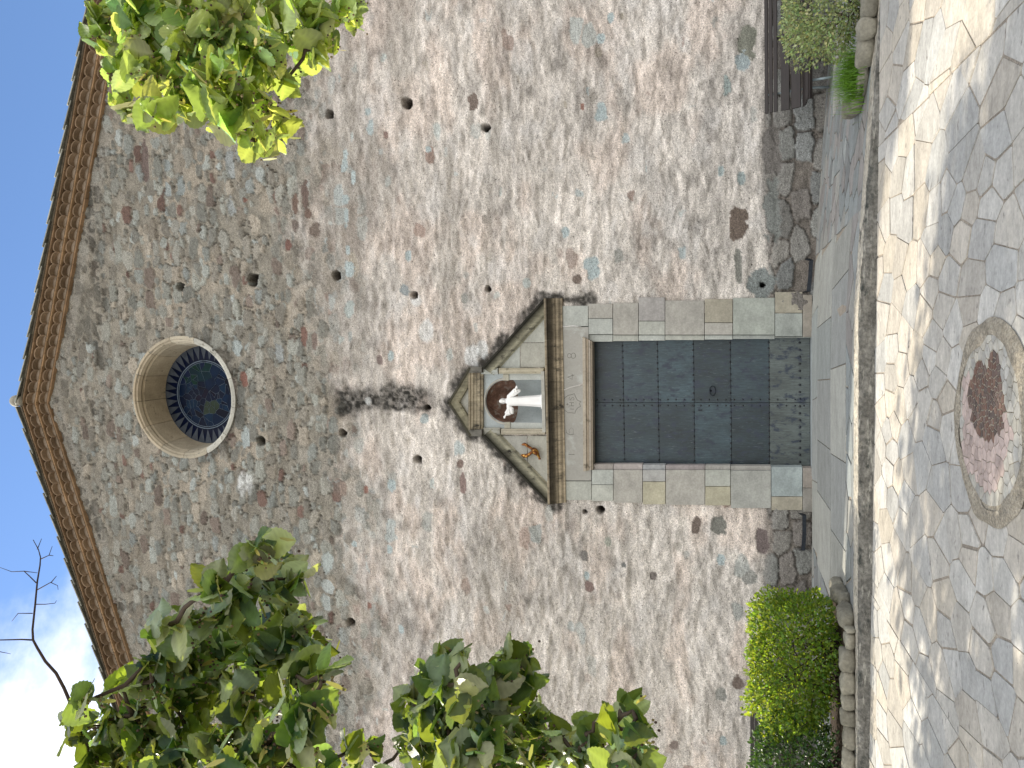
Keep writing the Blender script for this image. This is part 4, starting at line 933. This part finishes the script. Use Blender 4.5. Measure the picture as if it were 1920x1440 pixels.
# pebble and brick mosaic roundel
def mosaic():
    t = empty('mosaic_roundel', (MX, MY, float(plaza_z(MX, MY))), 'round crazy mosaic set in the plaza with a dark red patch and pink patch', 'mosaic')
    b = MB(); n = 72; vs = []; col = []
    for i in range(n):
        a = 2*math.pi*i/n
        for j, r_ in enumerate((.80, .86, .94, 1.0)):
            rj = r_+(vn(np.array([math.cos(a)*3+j*5.]), np.array([math.sin(a)*3.]), 9)[0]-.5)*.13*(j in (0, 3)); x_ = MX+MRX*rj*math.cos(a); y_ = MY+MRY*rj*math.sin(a)
            vs.append((x_, y_, float(plaza_z(x_, y_))+(.014, .016, .014, .0045)[j]+random.uniform(-.002, .002)))
    b.add(vs, [(i*4+j, i*4+j+1, ((i+1) % n)*4+j+1, ((i+1) % n)*4+j) for i in range(n) for j in range(3)], U3); b.build('mortar_ring', M['ringmortar'], t)
    b = MB(); b.add([(MX, MY, float(plaza_z(MX, MY))+.009)]+[(MX+MRX*.86*math.cos(2*math.pi*i/n), MY+MRY*.86*math.sin(2*math.pi*i/n), float(plaza_z(MX+MRX*.86*math.cos(2*math.pi*i/n), MY+MRY*.86*math.sin(2*math.pi*i/n)))+.009) for i in range(n)], [(0, 1+i, 1+(i+1) % n) for i in range(n)]); b.build('mosaic_bed', M['ringmortar'], t)
    pp = lambda l: [tuple(G(1770+a/3.27, 560+c/3.27)[:2]) for a, c in l]
    brown = pp([(232,350),(250,425),(280,440),(310,345),(333,345),(352,405),(360,560),(380,640),(375,780),(330,830),(290,855),(250,830),(215,800),(180,690),(160,580),(205,460)])
    pink = pp([(130,480),(190,490),(160,580),(200,760),(280,850),(380,780),(370,650),(440,800),(400,1000),(380,1100),(330,1190),(250,1150),(160,1090),(130,950),(120,600)])
    def inside(p_, poly):
        c = False; j = len(poly)-1
        for i in range(len(poly)):
            if (poly[i][1] > p_[1]) != (poly[j][1] > p_[1]) and p_[0] < (poly[j][0]-poly[i][0])*(p_[1]-poly[i][1])/(poly[j][1]-poly[i][1])+poly[i][0]: c = not c
            j = i
        return c
    pts = []; r3 = random.Random(2)
    for _ in range(40000):
        a = r3.uniform(-1, 1); c = r3.uniform(-1, 1)
        if math.hypot(a, c) > .80: continue
        q = (MX+MRX*a, MY+MRY*c); md_ = .030 if inside(q, brown) else .055
        if all((q[0]-e[0])**2+(q[1]-e[1])**2*.8 > md_**2 for e in pts): pts.append(q)
    ell = [(MX+MRX*.815*math.cos(2*math.pi*i/60), MY+MRY*.815*math.sin(2*math.pi*i/60)) for i in range(60)]
    mb = {'pale_tesserae': MB(), 'red_tesserae': MB(), 'pink_tesserae': MB()}
    for p_, poly in voronoi(pts, ell, .25):
        br = inside(p_, brown); pk = inside(p_, pink); poly = inset(poly, .0050 if br else .0030)
        if len(poly) < 3 or area(poly) < .0002: continue
        k = r3.uniform(.8, 1.15)
        c = r3.choice([(.15, .09, .07), (.17, .11, .085), (.11, .085, .075), (.14, .10, .085)]) if br else ((.44, .355, .32) if pk else r3.choice([(.38, .365, .32), (.41, .39, .34), (.35, .34, .31)]))
        mb['red_tesserae' if br else 'pink_tesserae' if pk else 'pale_tesserae'].slab(poly, lambda a_, c_: float(plaza_z(a_, c_)), lambda a_, c_: float(plaza_z(a_, c_))+.0115+k*.0012, tuple(q*k for q in c))
    for nme, mm in mb.items(): mm.build(nme, M['flag'], t)
M['ringmortar'] = surf('coarse_ring_mortar', (.33, .295, .235), .95, [(12, U3, .35, 5), (60, U3, .4, 3)], [(40, U3, .9, .03)], .1)
mosaic()

# ================================================================== BENCHES
def bench(xa, xb, label, legx):
    g = float(terr_z((xa+xb)/2)); y0 = -.95
    t = empty('park_bench', ((xa+xb)/2, y0, g), label, 'bench', 'benches along the church wall')
    L = MB()
    def slat(y, z, wd, th, tilt, name):
        b = MB(); c, s = math.cos(tilt), math.sin(tilt); vs = []
        for x_ in (xa, xb):
            for a, d_ in ((-1, -1), (1, -1), (1, 1), (-1, 1)):
                u = a*wd/2; v = d_*th/2; vs.append((x_+random.uniform(-.006, .006), y+u*c-v*s, g+z+u*s+v*c))
        b.add(vs, [(0, 1, 2, 3), (7, 6, 5, 4), (0, 4, 5, 1), (1, 5, 6, 2), (2, 6, 7, 3), (3, 7, 4, 0)]); b.build(name, M['wood'], t, .005)
    # curved back, from the top rail down
    slat(-.50, 1.00, .055, .035, 1.25, 'back_slat'); slat(-.53, .935, .055, .03, 1.25, 'back_slat'); slat(-.555, .865, .06, .03, 1.2, 'back_slat')
    slat(-.60, .72, .13, .03, 1.2, 'back_slat'); slat(-.65, .56, .15, .03, 1.15, 'back_slat')
    slat(-.74, .445, .12, .03, .12, 'seat_slat'); slat(-.87, .43, .11, .03, .0, 'seat_slat'); slat(-.99, .43, .10, .03, -.05, 'seat_slat'); slat(-1.09, .425, .06, .035, -.2, 'seat_slat'); slat(-1.14, .385, .05, .035, -1.1, 'seat_slat')
    for x_ in legx:
        f = MB()
        f.tube([(x_, -1.09, g), (x_, -1.04, g+.38)], .020, U3, 8); f.tube([(x_, -1.05, g+.395), (x_, -.70, g+.405), (x_, -.60, g+.50), (x_, -.50, g+.98)], .016, U3, 8)
        f.tube([(x_, -.56, g), (x_, -.66, g+.40)], .020, U3, 8); f.box(x_-.03, x_+.03, -1.14, -1.04, g-.01, g+.012); f.build('bench_frame', M['steel'], t)
bR = W(1440, 213, -.5)[0]; bench(bR, bR+2.6, 'long dark brown slatted bench against the wall behind the pale round bush', (W(1540, 148, -1.05)[0], bR+1.9))
bL = W(1420, 1238, -.5)[0]; bench(bL-2.6, bL, 'long dark brown slatted bench mostly hidden behind the leafy green hedge', (bL-.7, bL-2.0))

# ================================================================== LEAVES
def leaf_template(nr=15, serr=.020, cup=.10):
    """heart-shaped leaf 1 unit wide; stem at the origin, tip along +x; side veins quilt the blade"""
    vs = []; tone = []; cols = (-1, -.78, -.4, 0, .4, .78, 1)
    for i in range(nr):
        t = i/(nr-1); wv = .52*math.sin(math.pi*min(1, t**.60*.985+.015))**.74
        if t > .8: wv *= 1-.35*(t-.8)/.2
        if i == nr-1: wv = 0
        for c in cols:
            sw = serr*(1 if i % 2 else -1)*(abs(c) == 1)*(0 < i < nr-1)
            x_ = t*1.08-.17*abs(c)*(1-t)**2; y_ = c*(wv+sw); ph = math.cos(2*math.pi*(t*5.5-abs(c)*1.3))
            z_ = cup*(abs(c)**1.3)*(.4+wv)-.16*t*t+.03*math.sin(c*4+t*6)+.016*ph*(abs(c) > .1); vs.append((x_, y_, z_)); tone.append(1.25 if c == 0 else 1+.10*ph)
    n = len(cols); fs = [(i*n+j, (i+1)*n+j, (i+1)*n+j+1, i*n+j+1) for i in range(nr-1) for j in range(n-1)]
    return np.array(vs), np.array(fs), np.array(tone)
def small_template():
    return np.array([(0, 0, 0), (.5, -.32, .06), (1, 0, -.04), (.5, .32, .06)], float), np.array([(0, 1, 2, 3)])
def ovate_template():
    vs = []; 
    for t, w_ in ((0, .05), (.3, .30), (.65, .26), (1, .03)):
        for c in (-1, 0, 1): vs.append((t, c*w_, abs(c)*.07-.1*t*t))
    return np.array(vs), np.array([(i*3+j, (i+1)*3+j, (i+1)*3+j+1, i*3+j+1) for i in range(3) for j in range(2)])
def scatter(name, P, size, mat, parent, tmpl, nbias=(0, 0, 1.0), nrand=1.0, tbias=(0, 0, -.7), colv=(.75, 1.25), tint=.12, tip=None, curlv=.5, flip=0):
    T, Fq = tmpl[:2]; n = len(P); size = np.broadcast_to(np.asarray(size, float), (n,))
    nz = rng.normal(size=(n, 3))*nrand+np.array(nbias); nz /= np.linalg.norm(nz, axis=1)[:, None]
    if flip: nz *= np.where(rng.random(n) < flip, -1, 1)[:, None]
    tx = rng.normal(size=(n, 3))+np.array(tbias) if tip is None else tip+rng.normal(size=(n, 3))*.35
    tx -= nz*(tx*nz).sum(1)[:, None]; tx /= np.linalg.norm(tx, axis=1)[:, None]+1e-9; ty = np.cross(nz, tx)
    cv = 1+curlv*rng.normal(size=n)
    sx_ = rng.uniform(.88, 1.12, n)
    V = P[:, None, :]+size[:, None, None]*(T[None, :, 0:1]*tx[:, None, :]+(T[None, :, 1:2]*sx_[:, None, None])*ty[:, None, :]+(T[None, :, 2:3]*cv[:, None, None])*nz[:, None, :])
    Fa = (Fq[None]+(np.arange(n)*len(T))[:, None, None]).reshape(-1, 4)
    c = rng.uniform(*colv, n)[:, None]*(1+rng.normal(size=(n, 3))*np.array([tint, tint*.3, tint]))
    col = np.repeat(np.clip(c, .2, 2), len(T), 0)
    if len(tmpl) > 2: col = col*np.tile(tmpl[2], n)[:, None]
    return npmesh(name, V.reshape(-1, 3), Fa, mat, parent, col, True)
LT = leaf_template(); ST = leaf_template(5, 0, .08)[:2]; OT = ovate_template(); QT = small_template()

def bpath(*pts, n=6, wob=.04):
    """a gently crooked line through points"""
    o_ = []; P = [np.array(p, float) for p in pts]
    for a, c in zip(P[:-1], P[1:]):
        for i in range(n): o_.append(a+(c-a)*i/n+(rng.normal(size=3)*wob*np.linalg.norm(c-a)*(0 < i)))
    return o_+[P[-1]]
def tree(base, fork, crowns, label, clusters, hub, nleaf, group='linden trees round the plaza', dens=41, lsize=.070, lmat='linden', dead=None, fruits=True, skip=False):
    """crowns: ellipsoids (centre, radii, leaves) out of frame; clusters: photo blobs (x, y, r, depth) hanging into view"""
    g = base[2]; t = empty('linden_tree', tuple(base), label, 'tree', group)
    b = MB(); base = np.array(base, float); fork = np.array(fork, float)
    tp = bpath(base, base*.5+fork*.5, fork, n=4, wob=.02); b.tube(tp, np.linspace(.17, .11, len(tp)), U3, 12)
    tips = []
    for cc, rr_, nn in crowns:
        cc = np.array(cc, float); rr_ = np.array(rr_, float)
        for k in range(7):
            d_ = rng.normal(size=3); d_[2] = abs(d_[2])*.7; d_ /= np.linalg.norm(d_); e = cc+d_*rr_*.85
            mid = fork*.45+e*.55+np.array([0, 0, .2]); pa = bpath(fork, mid, e, n=5, wob=.05); b.tube(pa, np.linspace(.07, .010, len(pa)), U3, 8)
            for q in range(5):
                s = pa[rng.integers(3, len(pa))]; e2 = s+rng.normal(size=3)*rr_*.33; tw = bpath(s, e2, n=4, wob=.06); b.tube(tw, np.linspace(.016, .004, len(tw)), U3, 6)
    hubP = D(*hub); pa = bpath(fork, fork*.4+hubP*.6+np.array([0, 0, .15]), hubP, n=6, wob=.03); b.tube(pa, np.linspace(.05, .020, len(pa)), U3, 8) if clusters else None
    # twigs: every blob hangs on its nearest already-connected neighbour
    con = [hubP]; todo = [(D(x, y, dd), r_*dd/F) for x, y, r_, dd in clusters]; LP = []; allc = list(todo)
    while todo:
        bi = None
        for i, (p_, r_) in enumerate(todo):
            for c in con:
                dd = np.linalg.norm(p_-c)
                if bi is None or dd < bi[0]: bi = (dd, i, c)
        _, i, c = bi; p_, r_ = todo.pop(i); tw = bpath(c, p_, n=4, wob=.05); b.tube(tw, np.linspace(.0085, .0045, len(tw)), U3, 6); con.append(p_)
    b.build('trunk', M['bark'], t)
    if clusters:
        for p_, r_ in allc:
            n = max(3, int(dens*(r_/.085)**2)); q = rng.normal(size=(n, 3)); q /= np.linalg.norm(q, axis=1)[:, None]; q *= (rng.uniform(.1, 1, n)**.5*r_)[:, None]*.92
            LP.append(p_+q*np.array([1, 1.25, 1]))
        LP = np.concatenate(LP); LP = LP-0
        sz = np.clip(rng.normal(lsize, lsize*.22, len(LP)), lsize*.5, lsize*1.35)
        scatter('crown', LP, sz, M[lmat], t, LT, (0, -.62, .40), .62, (0, 0, -.8), (.6, 1.4), .10, flip=.45)
        # bracts and little round fruits
        k = rng.choice(len(LP), int(len(LP)*.42), replace=False); BP = LP[k]+rng.normal(size=(len(k), 3))*.015-np.array([0, 0, .02])
        bo = scatter('bract', BP, rng.uniform(.035, .06, len(k)), M['bract'], t, (np.array([(0, -.06, 0), (.5, -.12, .03), (1, -.05, 0), (0, .06, 0), (.5, .12, .03), (1, .05, 0)]), np.array([(0, 1, 4, 3), (1, 2, 5, 4)])), (0, -.4, .2), 1, (0, 0, -1.6))
        tag(bo, kind='stuff'); f = MB()
        for p_ in BP[::2]:
            for q in range(rng.integers(2, 6)):
                o_ = p_+rng.normal(size=3)*.017-np.array([0, 0, .035]); f.sphere(o_, rng.uniform(.0032, .0048), (.16, .13, .06) if rng.random() < .6 else (.06, .04, .03), 6, 5)
        tag(f.build('fruit', M['fruit'], t, fix=False), kind='stuff')
    CP = []
    for cc, rr_, nn in crowns:
        # clumps of leaves inside the ellipsoid
        nc = max(20, nn//170); q = rng.normal(size=(nc, 3)); q /= np.linalg.norm(q, axis=1)[:, None]; q *= (rng.uniform(.15, 1, nc)**.45)[:, None]
        cen = np.array(cc)+q*np.array(rr_); w_ = rng.integers(0, nc, nn); CP.append(cen[w_]+rng.normal(size=(nn, 3))*.24*np.mean(rr_)/2.2)
    if CP:
        CP = np.concatenate(CP)
        scatter('outer_crown' if clusters else 'crown', CP, rng.uniform(.08, .13, len(CP)), M['linden'], t, ST, (0, 0, .9), .8, (0, 0, -.8))
    if dead:
        b = MB()
        for pl, r0, r1, dd in dead:
            P_ = [D(x, y, dd) for x, y in pl]; b.tube(P_, np.linspace(r0, r1, len(P_)), U3, 6)
        b.build('bare_branch', M['twig'], t)
    return t
gz = lambda x, y: float(plaza_z(x, y))-.02
c1 = [(480,1040,38),(500,1085,42),(545,1085,32),(455,1095,40),(400,1110,34),(440,1140,44),(520,1150,48),(545,1200,36),(590,1215,32),(370,1165,36),(310,1175,36),(350,1225,48),(300,1240,36),(420,1215,50),(490,1230,54),(560,1270,44),(600,1270,26),
      (270,1280,34),(330,1290,50),(400,1300,50),(470,1320,54),(545,1340,44),(585,1330,26),(225,1290,20),(150,1320,26),(115,1350,20),(150,1375,28),(200,1350,34),(250,1340,40),(210,1400,44),(280,1390,50),(350,1370,50),(430,1390,54),(500,1400,50),(560,1395,30),(170,1430,34),(240,1440,44),(320,1440,50),(400,1450,50),(480,1450,48),(560,1440,24)]
c2 = [(820,1228,24),(845,1245,30),(865,1222,16),(830,1275,36),(800,1290,34),(775,1320,34),(815,1325,40),(860,1300,30),(780,1365,38),(840,1370,46),(760,1400,30),(800,1420,46),(940,1235,26),(970,1245,24),(990,1240,14),(925,1275,34),(965,1280,28),(985,1275,14),(910,1325,40),(960,1320,42),(1000,1320,24),
      (890,1380,44),(940,1375,46),(990,1365,38),(860,1425,46),(920,1430,50),(980,1420,46),(1030,1415,34),(1010,1400,30),(1075,1370,22),(1055,1385,22),(1095,1385,20),(1080,1420,30),(1120,1415,22),(1165,1325,22),(1190,1330,14),(1125,1345,18),(1150,1355,24),(1190,1365,26),(1165,1400,28),(1195,1405,20),(1150,1435,24),(620,1425,18),(650,1410,20),(690,1405,22),(670,1432,20),(600,1435,12),(715,1440,14),(1180,1440,20)]
c3 = [(250,20,50),(200,40,34),(180,75,22),(225,95,32),(210,140,20),(310,30,54),(370,40,54),(440,30,54),(510,30,50),(580,30,46),(640,20,34),(665,35,18),(270,90,48),(340,95,50),(410,95,50),(480,90,50),(550,80,42),(605,85,32),(575,110,20),(270,150,44),(330,160,46),(400,150,48),(460,150,44),(510,150,32),(215,190,18),(240,205,26),(290,205,32),(340,200,32),(395,200,36),(440,200,38),(490,200,32),(520,235,18),(415,245,20),(445,250,26),(480,265,28),(465,290,16),(510,265,14)]
r4 = random.Random(8)
cl1 = [(x, y, r_*.86, 2.25+.25*math.sin(x*.01+y*.013)+r4.uniform(-.12, .12)) for x, y, r_ in c1]
cl2 = [(x, y, r_*.82, 2.45+.2*math.sin(x*.02)+r4.uniform(-.12, .12)) for x, y, r_ in c2]
cl3 = [(x, y, r_*.88, 2.75+.25*math.sin(x*.012)+r4.uniform(-.15, .15)) for x, y, r_ in c3]
dead = [([(215,1400),(160,1350),(135,1325),(120,1290),(105,1262),(85,1240),(70,1215),(62,1200),(61,1180),(66,1133),(70,1090),(75,1060),(76,1045),(72,1030),(62,1012)], .0075, .0012, 2.9),
        ([(62,1200),(40,1199),(0,1200),(-30,1202)], .0035, .002, 2.9), ([(68,1093),(55,1080),(45,1071),(22,1072),(0,1064)], .0024, .0009, 2.9), ([(45,1071),(70,1074)], .002, .001, 2.9),
        ([(70,1106),(95,1092),(108,1098),(109,1106)], .0022, .0008, 2.9), ([(96,1092),(106,1080)], .002, .001, 2.9), ([(75,1049),(92,1041),(98,1024)], .0022, .0008, 2.9), ([(92,1041),(100,1042)], .002, .001, 2.9),
        ([(61,1150),(34,1150),(22,1165)], .0022, .0008, 2.9), ([(66,1133),(85,1133),(103,1131),(106,1126)], .0022, .0008, 2.9), ([(70,1030),(78,1010)], .002, .001, 2.9), ([(-20,1218),(0,1222),(20,1226)], .0022, .0008, 2.9)]
tree((-3.0, -12.6, gz(-3, -12.6)), (-2.7, -12.5, 2.2), [((-3.2, -13.9, 4.4), (2.0, 1.9, 1.5), 4500)], 'near linden with dark heart-shaped leaves and a bare twig, on the left', cl1+cl2, (420, 1560, 2.2), 0, dead=dead)
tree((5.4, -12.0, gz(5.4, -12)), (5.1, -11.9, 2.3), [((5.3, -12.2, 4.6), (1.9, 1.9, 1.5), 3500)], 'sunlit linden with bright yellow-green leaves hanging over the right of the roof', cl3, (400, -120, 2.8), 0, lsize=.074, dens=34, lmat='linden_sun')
tree((-7.6, -6.9, gz(-7.6, -6.9)), (-7.5, -6.8, 2.6), [((-7.6, -6.4, 5.6), (2.7, 2.2, 2.4), 11000)], 'linden standing left of the plaza whose crown throws the dappled shade', [], (0, 0, 1), 0)
tree((-8.6, -10.4, gz(-8.6, -10.4)), (-8.5, -10.3, 2.6), [((-8.6, -11.6, 5.2), (2.4, 1.9, 2.0), 5000)], 'linden further back at the left edge of the plaza', [], (0, 0, 1), 0)

# ================================================================== PLANTERS, HEDGES, BUSH, GRASS
def stones_line(name, pts, w_, h_, label, seed, step=.28):
    """a border of rough stones laid along a line; each stone is one child"""
    r5 = random.Random(seed); t = empty(name, (pts[0][0], pts[0][1], float(terr_z(pts[0][0]))), label, 'planter border', 'stone planter borders')
    for a, c in zip(pts[:-1], pts[1:]):
        a = np.array(a); c = np.array(c); L_ = np.linalg.norm(c-a); d_ = (c-a)/L_; nr_ = np.array([-d_[1], d_[0]]); s = 0
        while s < L_-.05:
            l = min(step*r5.uniform(.55, 1.5), L_-s); m0 = a+d_*(s+l/2); k = r5.uniform(.8, 1.15); b = MB(); vs = []; nn = 5; hh = h_*r5.uniform(.7, 1.15)
            col = (.20*k, .19*k, .155*k)
            # super-ellipsoid, knocked about
            nu, nv = 20, 12
            for j in range(nv+1):
                th = -math.pi/2+math.pi*j/nv
                for i in range(nu):
                    ph = 2*math.pi*i/nu; sg = lambda v, e: math.copysign(abs(v)**e, v)
                    x_ = sg(math.cos(th), .6)*sg(math.cos(ph), .7)*l*.54; y_ = sg(math.cos(th), .6)*sg(math.sin(ph), .7)*w_/2; z_ = sg(math.sin(th), .7)*hh*.5
                    q = 1+.30*(vn(np.array([x_*14+s*7]), np.array([y_*14+z_*17]), seed)[0]-.5)+.14*(vn(np.array([x_*34+s*7]), np.array([y_*31+z_*37]), seed)[0]-.5)
                    px_ = m0+d_*x_*q+nr_*y_*q*1.0; vs.append((px_[0], px_[1], float(terr_z(m0[0]))+hh*.45+z_*q))
            b.add(vs, [(j*nu+i, j*nu+(i+1) % nu, (j+1)*nu+(i+1) % nu, (j+1)*nu+i) for j in range(nv) for i in range(nu)], col, True); b.build('border_stone', M['kerbstone'], t, fix=False)
            s += l+.004
    return t
M['kerbstone'] = surf('border_stone', None, .9, [(5, U3, .25, 5), (35, U3, .2, 3)], [(18, U3, .6, .02)], .15)
def Tp(x, y, z=0.0):
    """point of the terrace seen at photo x, y"""
    p = EYE+ray(x, y)*((z-EYE[2])/ray(x, y)[2])
    for _ in range(6): zz = z+float(terr_z(p[0])); p = EYE+ray(x, y)*((zz-EYE[2])/ray(x, y)[2])
    return p
def leafball(n, fn): return np.array([fn() for _ in range(n)])
def shrub(name, label, cat, c, r, n, size, mat, tmpl, boxy=.5, group=None, stems=14, gap=.25, flat=1.0):
    """rounded-box shrub: c = base centre, r = half sizes (x, y, height)"""
    t = empty(name, tuple(c), label, cat, group); cx, cy, cz = c
    e = 2/boxy; q = rng.uniform(-1, 1, size=(n*4, 3)); L_ = (np.abs(q)**e).sum(1)**(1/e); q = q[(L_ < 1) & (L_ > rng.uniform(0, .95, n*4))][:n]
    wob = fbm(q[:, 0]*2.2+cx, q[:, 2]*2.2+q[:, 1], 500, 3)-.5
    q *= (1+.62*wob)[:, None]; P = np.array([cx, cy, cz+r[2]*.54])+q*np.array([r[0], r[1], r[2]*.50])
    keep = fbm(P[:, 0]*5, P[:, 2]*5+P[:, 1]*4, 501, 2) > gap; P = P[keep]
    tip = q[keep]+np.array([0, 0, .5])
    scatter('foliage', P, rng.uniform(size*.7, size*1.3, len(P)), mat, t, tmpl, (0, -.3, .6), .9, tip=tip, colv=(.6, 1.5))
    b = MB()
    for _ in range(stems):
        e = P[rng.integers(0, len(P))]; s = np.array([cx+rng.uniform(-.5, .5)*r[0], cy+rng.uniform(-.4, .4)*r[1], cz-.02]); pa = bpath(s, s*.5+e*.5+np.array([0, 0, .05]), e, n=3, wob=.08); b.tube(pa, np.linspace(.011, .003, len(pa)), U3, 5)
    b.build('stems', M['twig'], t)
    return t
# left planter
yF = KY+.20
LX1 = Tp(1600, 1165)[0]; 
stones_line('stone_border', [(-7.5, yF), (LX1-.0, yF), (LX1+.12, yF+.5), (LX1+.02, yF+1.3)], .19, .16, 'border of rough grey stones holding the planter with the leafy green hedge', 5)
b = MB(); b.add([(-7.5, yF, .09), (LX1, yF, .09), (LX1, yF+1.5, .09), (-7.5, yF+1.5, .09)], [(0, 1, 2, 3)]); tag(b.build('planter_soil', M['soil'], fix=False), kind='structure')
h0 = EYE+ray(1590, 1118)*((yF+.55-EYE[1])/ray(1590, 1118)[1]); h1 = EYE+ray(1590, 1372)*((yF+.55-EYE[1])/ray(1590, 1372)[1])
hx = (h0[0]+h1[0])/2; hr = abs(h0[0]-h1[0])/2
htop = (EYE+ray(1405, 1250)*((yF+.55-EYE[1])/ray(1405, 1250)[1]))[2]
shrub('hedge', 'bright green leafy hedge clump in the left planter, lit through by the sun', 'hedge', (hx, yF+.55, .09), (hr, .42, htop-.09), 12000, .040, M['hedgeleaf'], OT, .5, stems=26, gap=.20)
shrub('shrub', 'low green shrub darkened for shade at the bottom-left corner beside the bright hedge', 'shrub', (hx-hr-.50, yF+.50, .09), (.62, .40, htop*.86), 6500, .040, M['darkhedge'], OT, .5, gap=.25)
# right planter
RX0 = Tp(1618, 190)[0]; 
rz = float(terr_z(RX0+1))
stones_line('stone_border', [(8.0, yF-.02), (RX0+.42, yF-.02), (RX0-.02, yF+.62), (RX0+.1, yF+1.3)], .20, .16, 'border of rough stones curving round the planter with the pale bush and grass', 6)
b = MB(); b.add([(RX0+.3, yF, rz+.06), (8, yF, rz-.25), (8, yF+1.6, rz-.25), (RX0+.1, yF+1.4, rz+.07), (RX0+.05, yF+.65, rz+.07)], [(0, 1, 2, 3, 4)]); tag(b.build('planter_soil', M['soil'], fix=False), kind='structure')
q0 = EYE+ray(1540, 112)*((yF+.6-EYE[1])/ray(1540, 112)[1]); q1 = EYE+ray(1468, 20)*((yF+.6-EYE[1])/ray(1468, 20)[1])
shrub('round_bush', 'pale variegated round bush in the right planter in front of the bench', 'bush', (q0[0]+.66, yF+.6, float(terr_z(q0[0]+.6))+.05), (.70, .52, q1[2]-float(terr_z(q0[0]+.6))-.05), 9000, .032, M['paleleaf'], OT, .62, stems=22, gap=.36)
def tuft():
    c = EYE+ray(1612, 145)*((yF+.42-EYE[1])/ray(1612, 145)[1]); cz = float(terr_z(c[0]))+.05
    t = empty('grass_tuft', (c[0], yF+.42, cz), 'tuft of long bright green grass beside the pale bush in the right planter', 'grass tuft')
    V = []; Fq = []; col = []; n = 900
    for i in range(n):
        bx_ = c[0]+rng.normal()*.13; by_ = yF+.42+rng.normal()*.11; a = rng.uniform(0, 2*math.pi); L_ = rng.uniform(.16, .36); ln = rng.uniform(.15, .9); w_ = .004; k = len(V); cc = rng.uniform(.6, 1.4)
        for s in range(5):
            f = s/4; o_ = ln*f*f*L_; z_ = cz+L_*f*(1-.35*f*ln); ww = w_*(1-f*.9); V.append((bx_+math.cos(a)*o_-math.sin(a)*ww, by_+math.sin(a)*o_+math.cos(a)*ww, z_)); V.append((bx_+math.cos(a)*o_+math.sin(a)*ww, by_+math.sin(a)*o_-math.cos(a)*ww, z_)); col += [(cc, cc, cc)]*2
        Fq += [(k+2*s, k+2*s+1, k+2*s+3, k+2*s+2) for s in range(4)]
    npmesh('blades', np.array(V), np.array(Fq), M['grass'], t, np.array(col))
tuft()
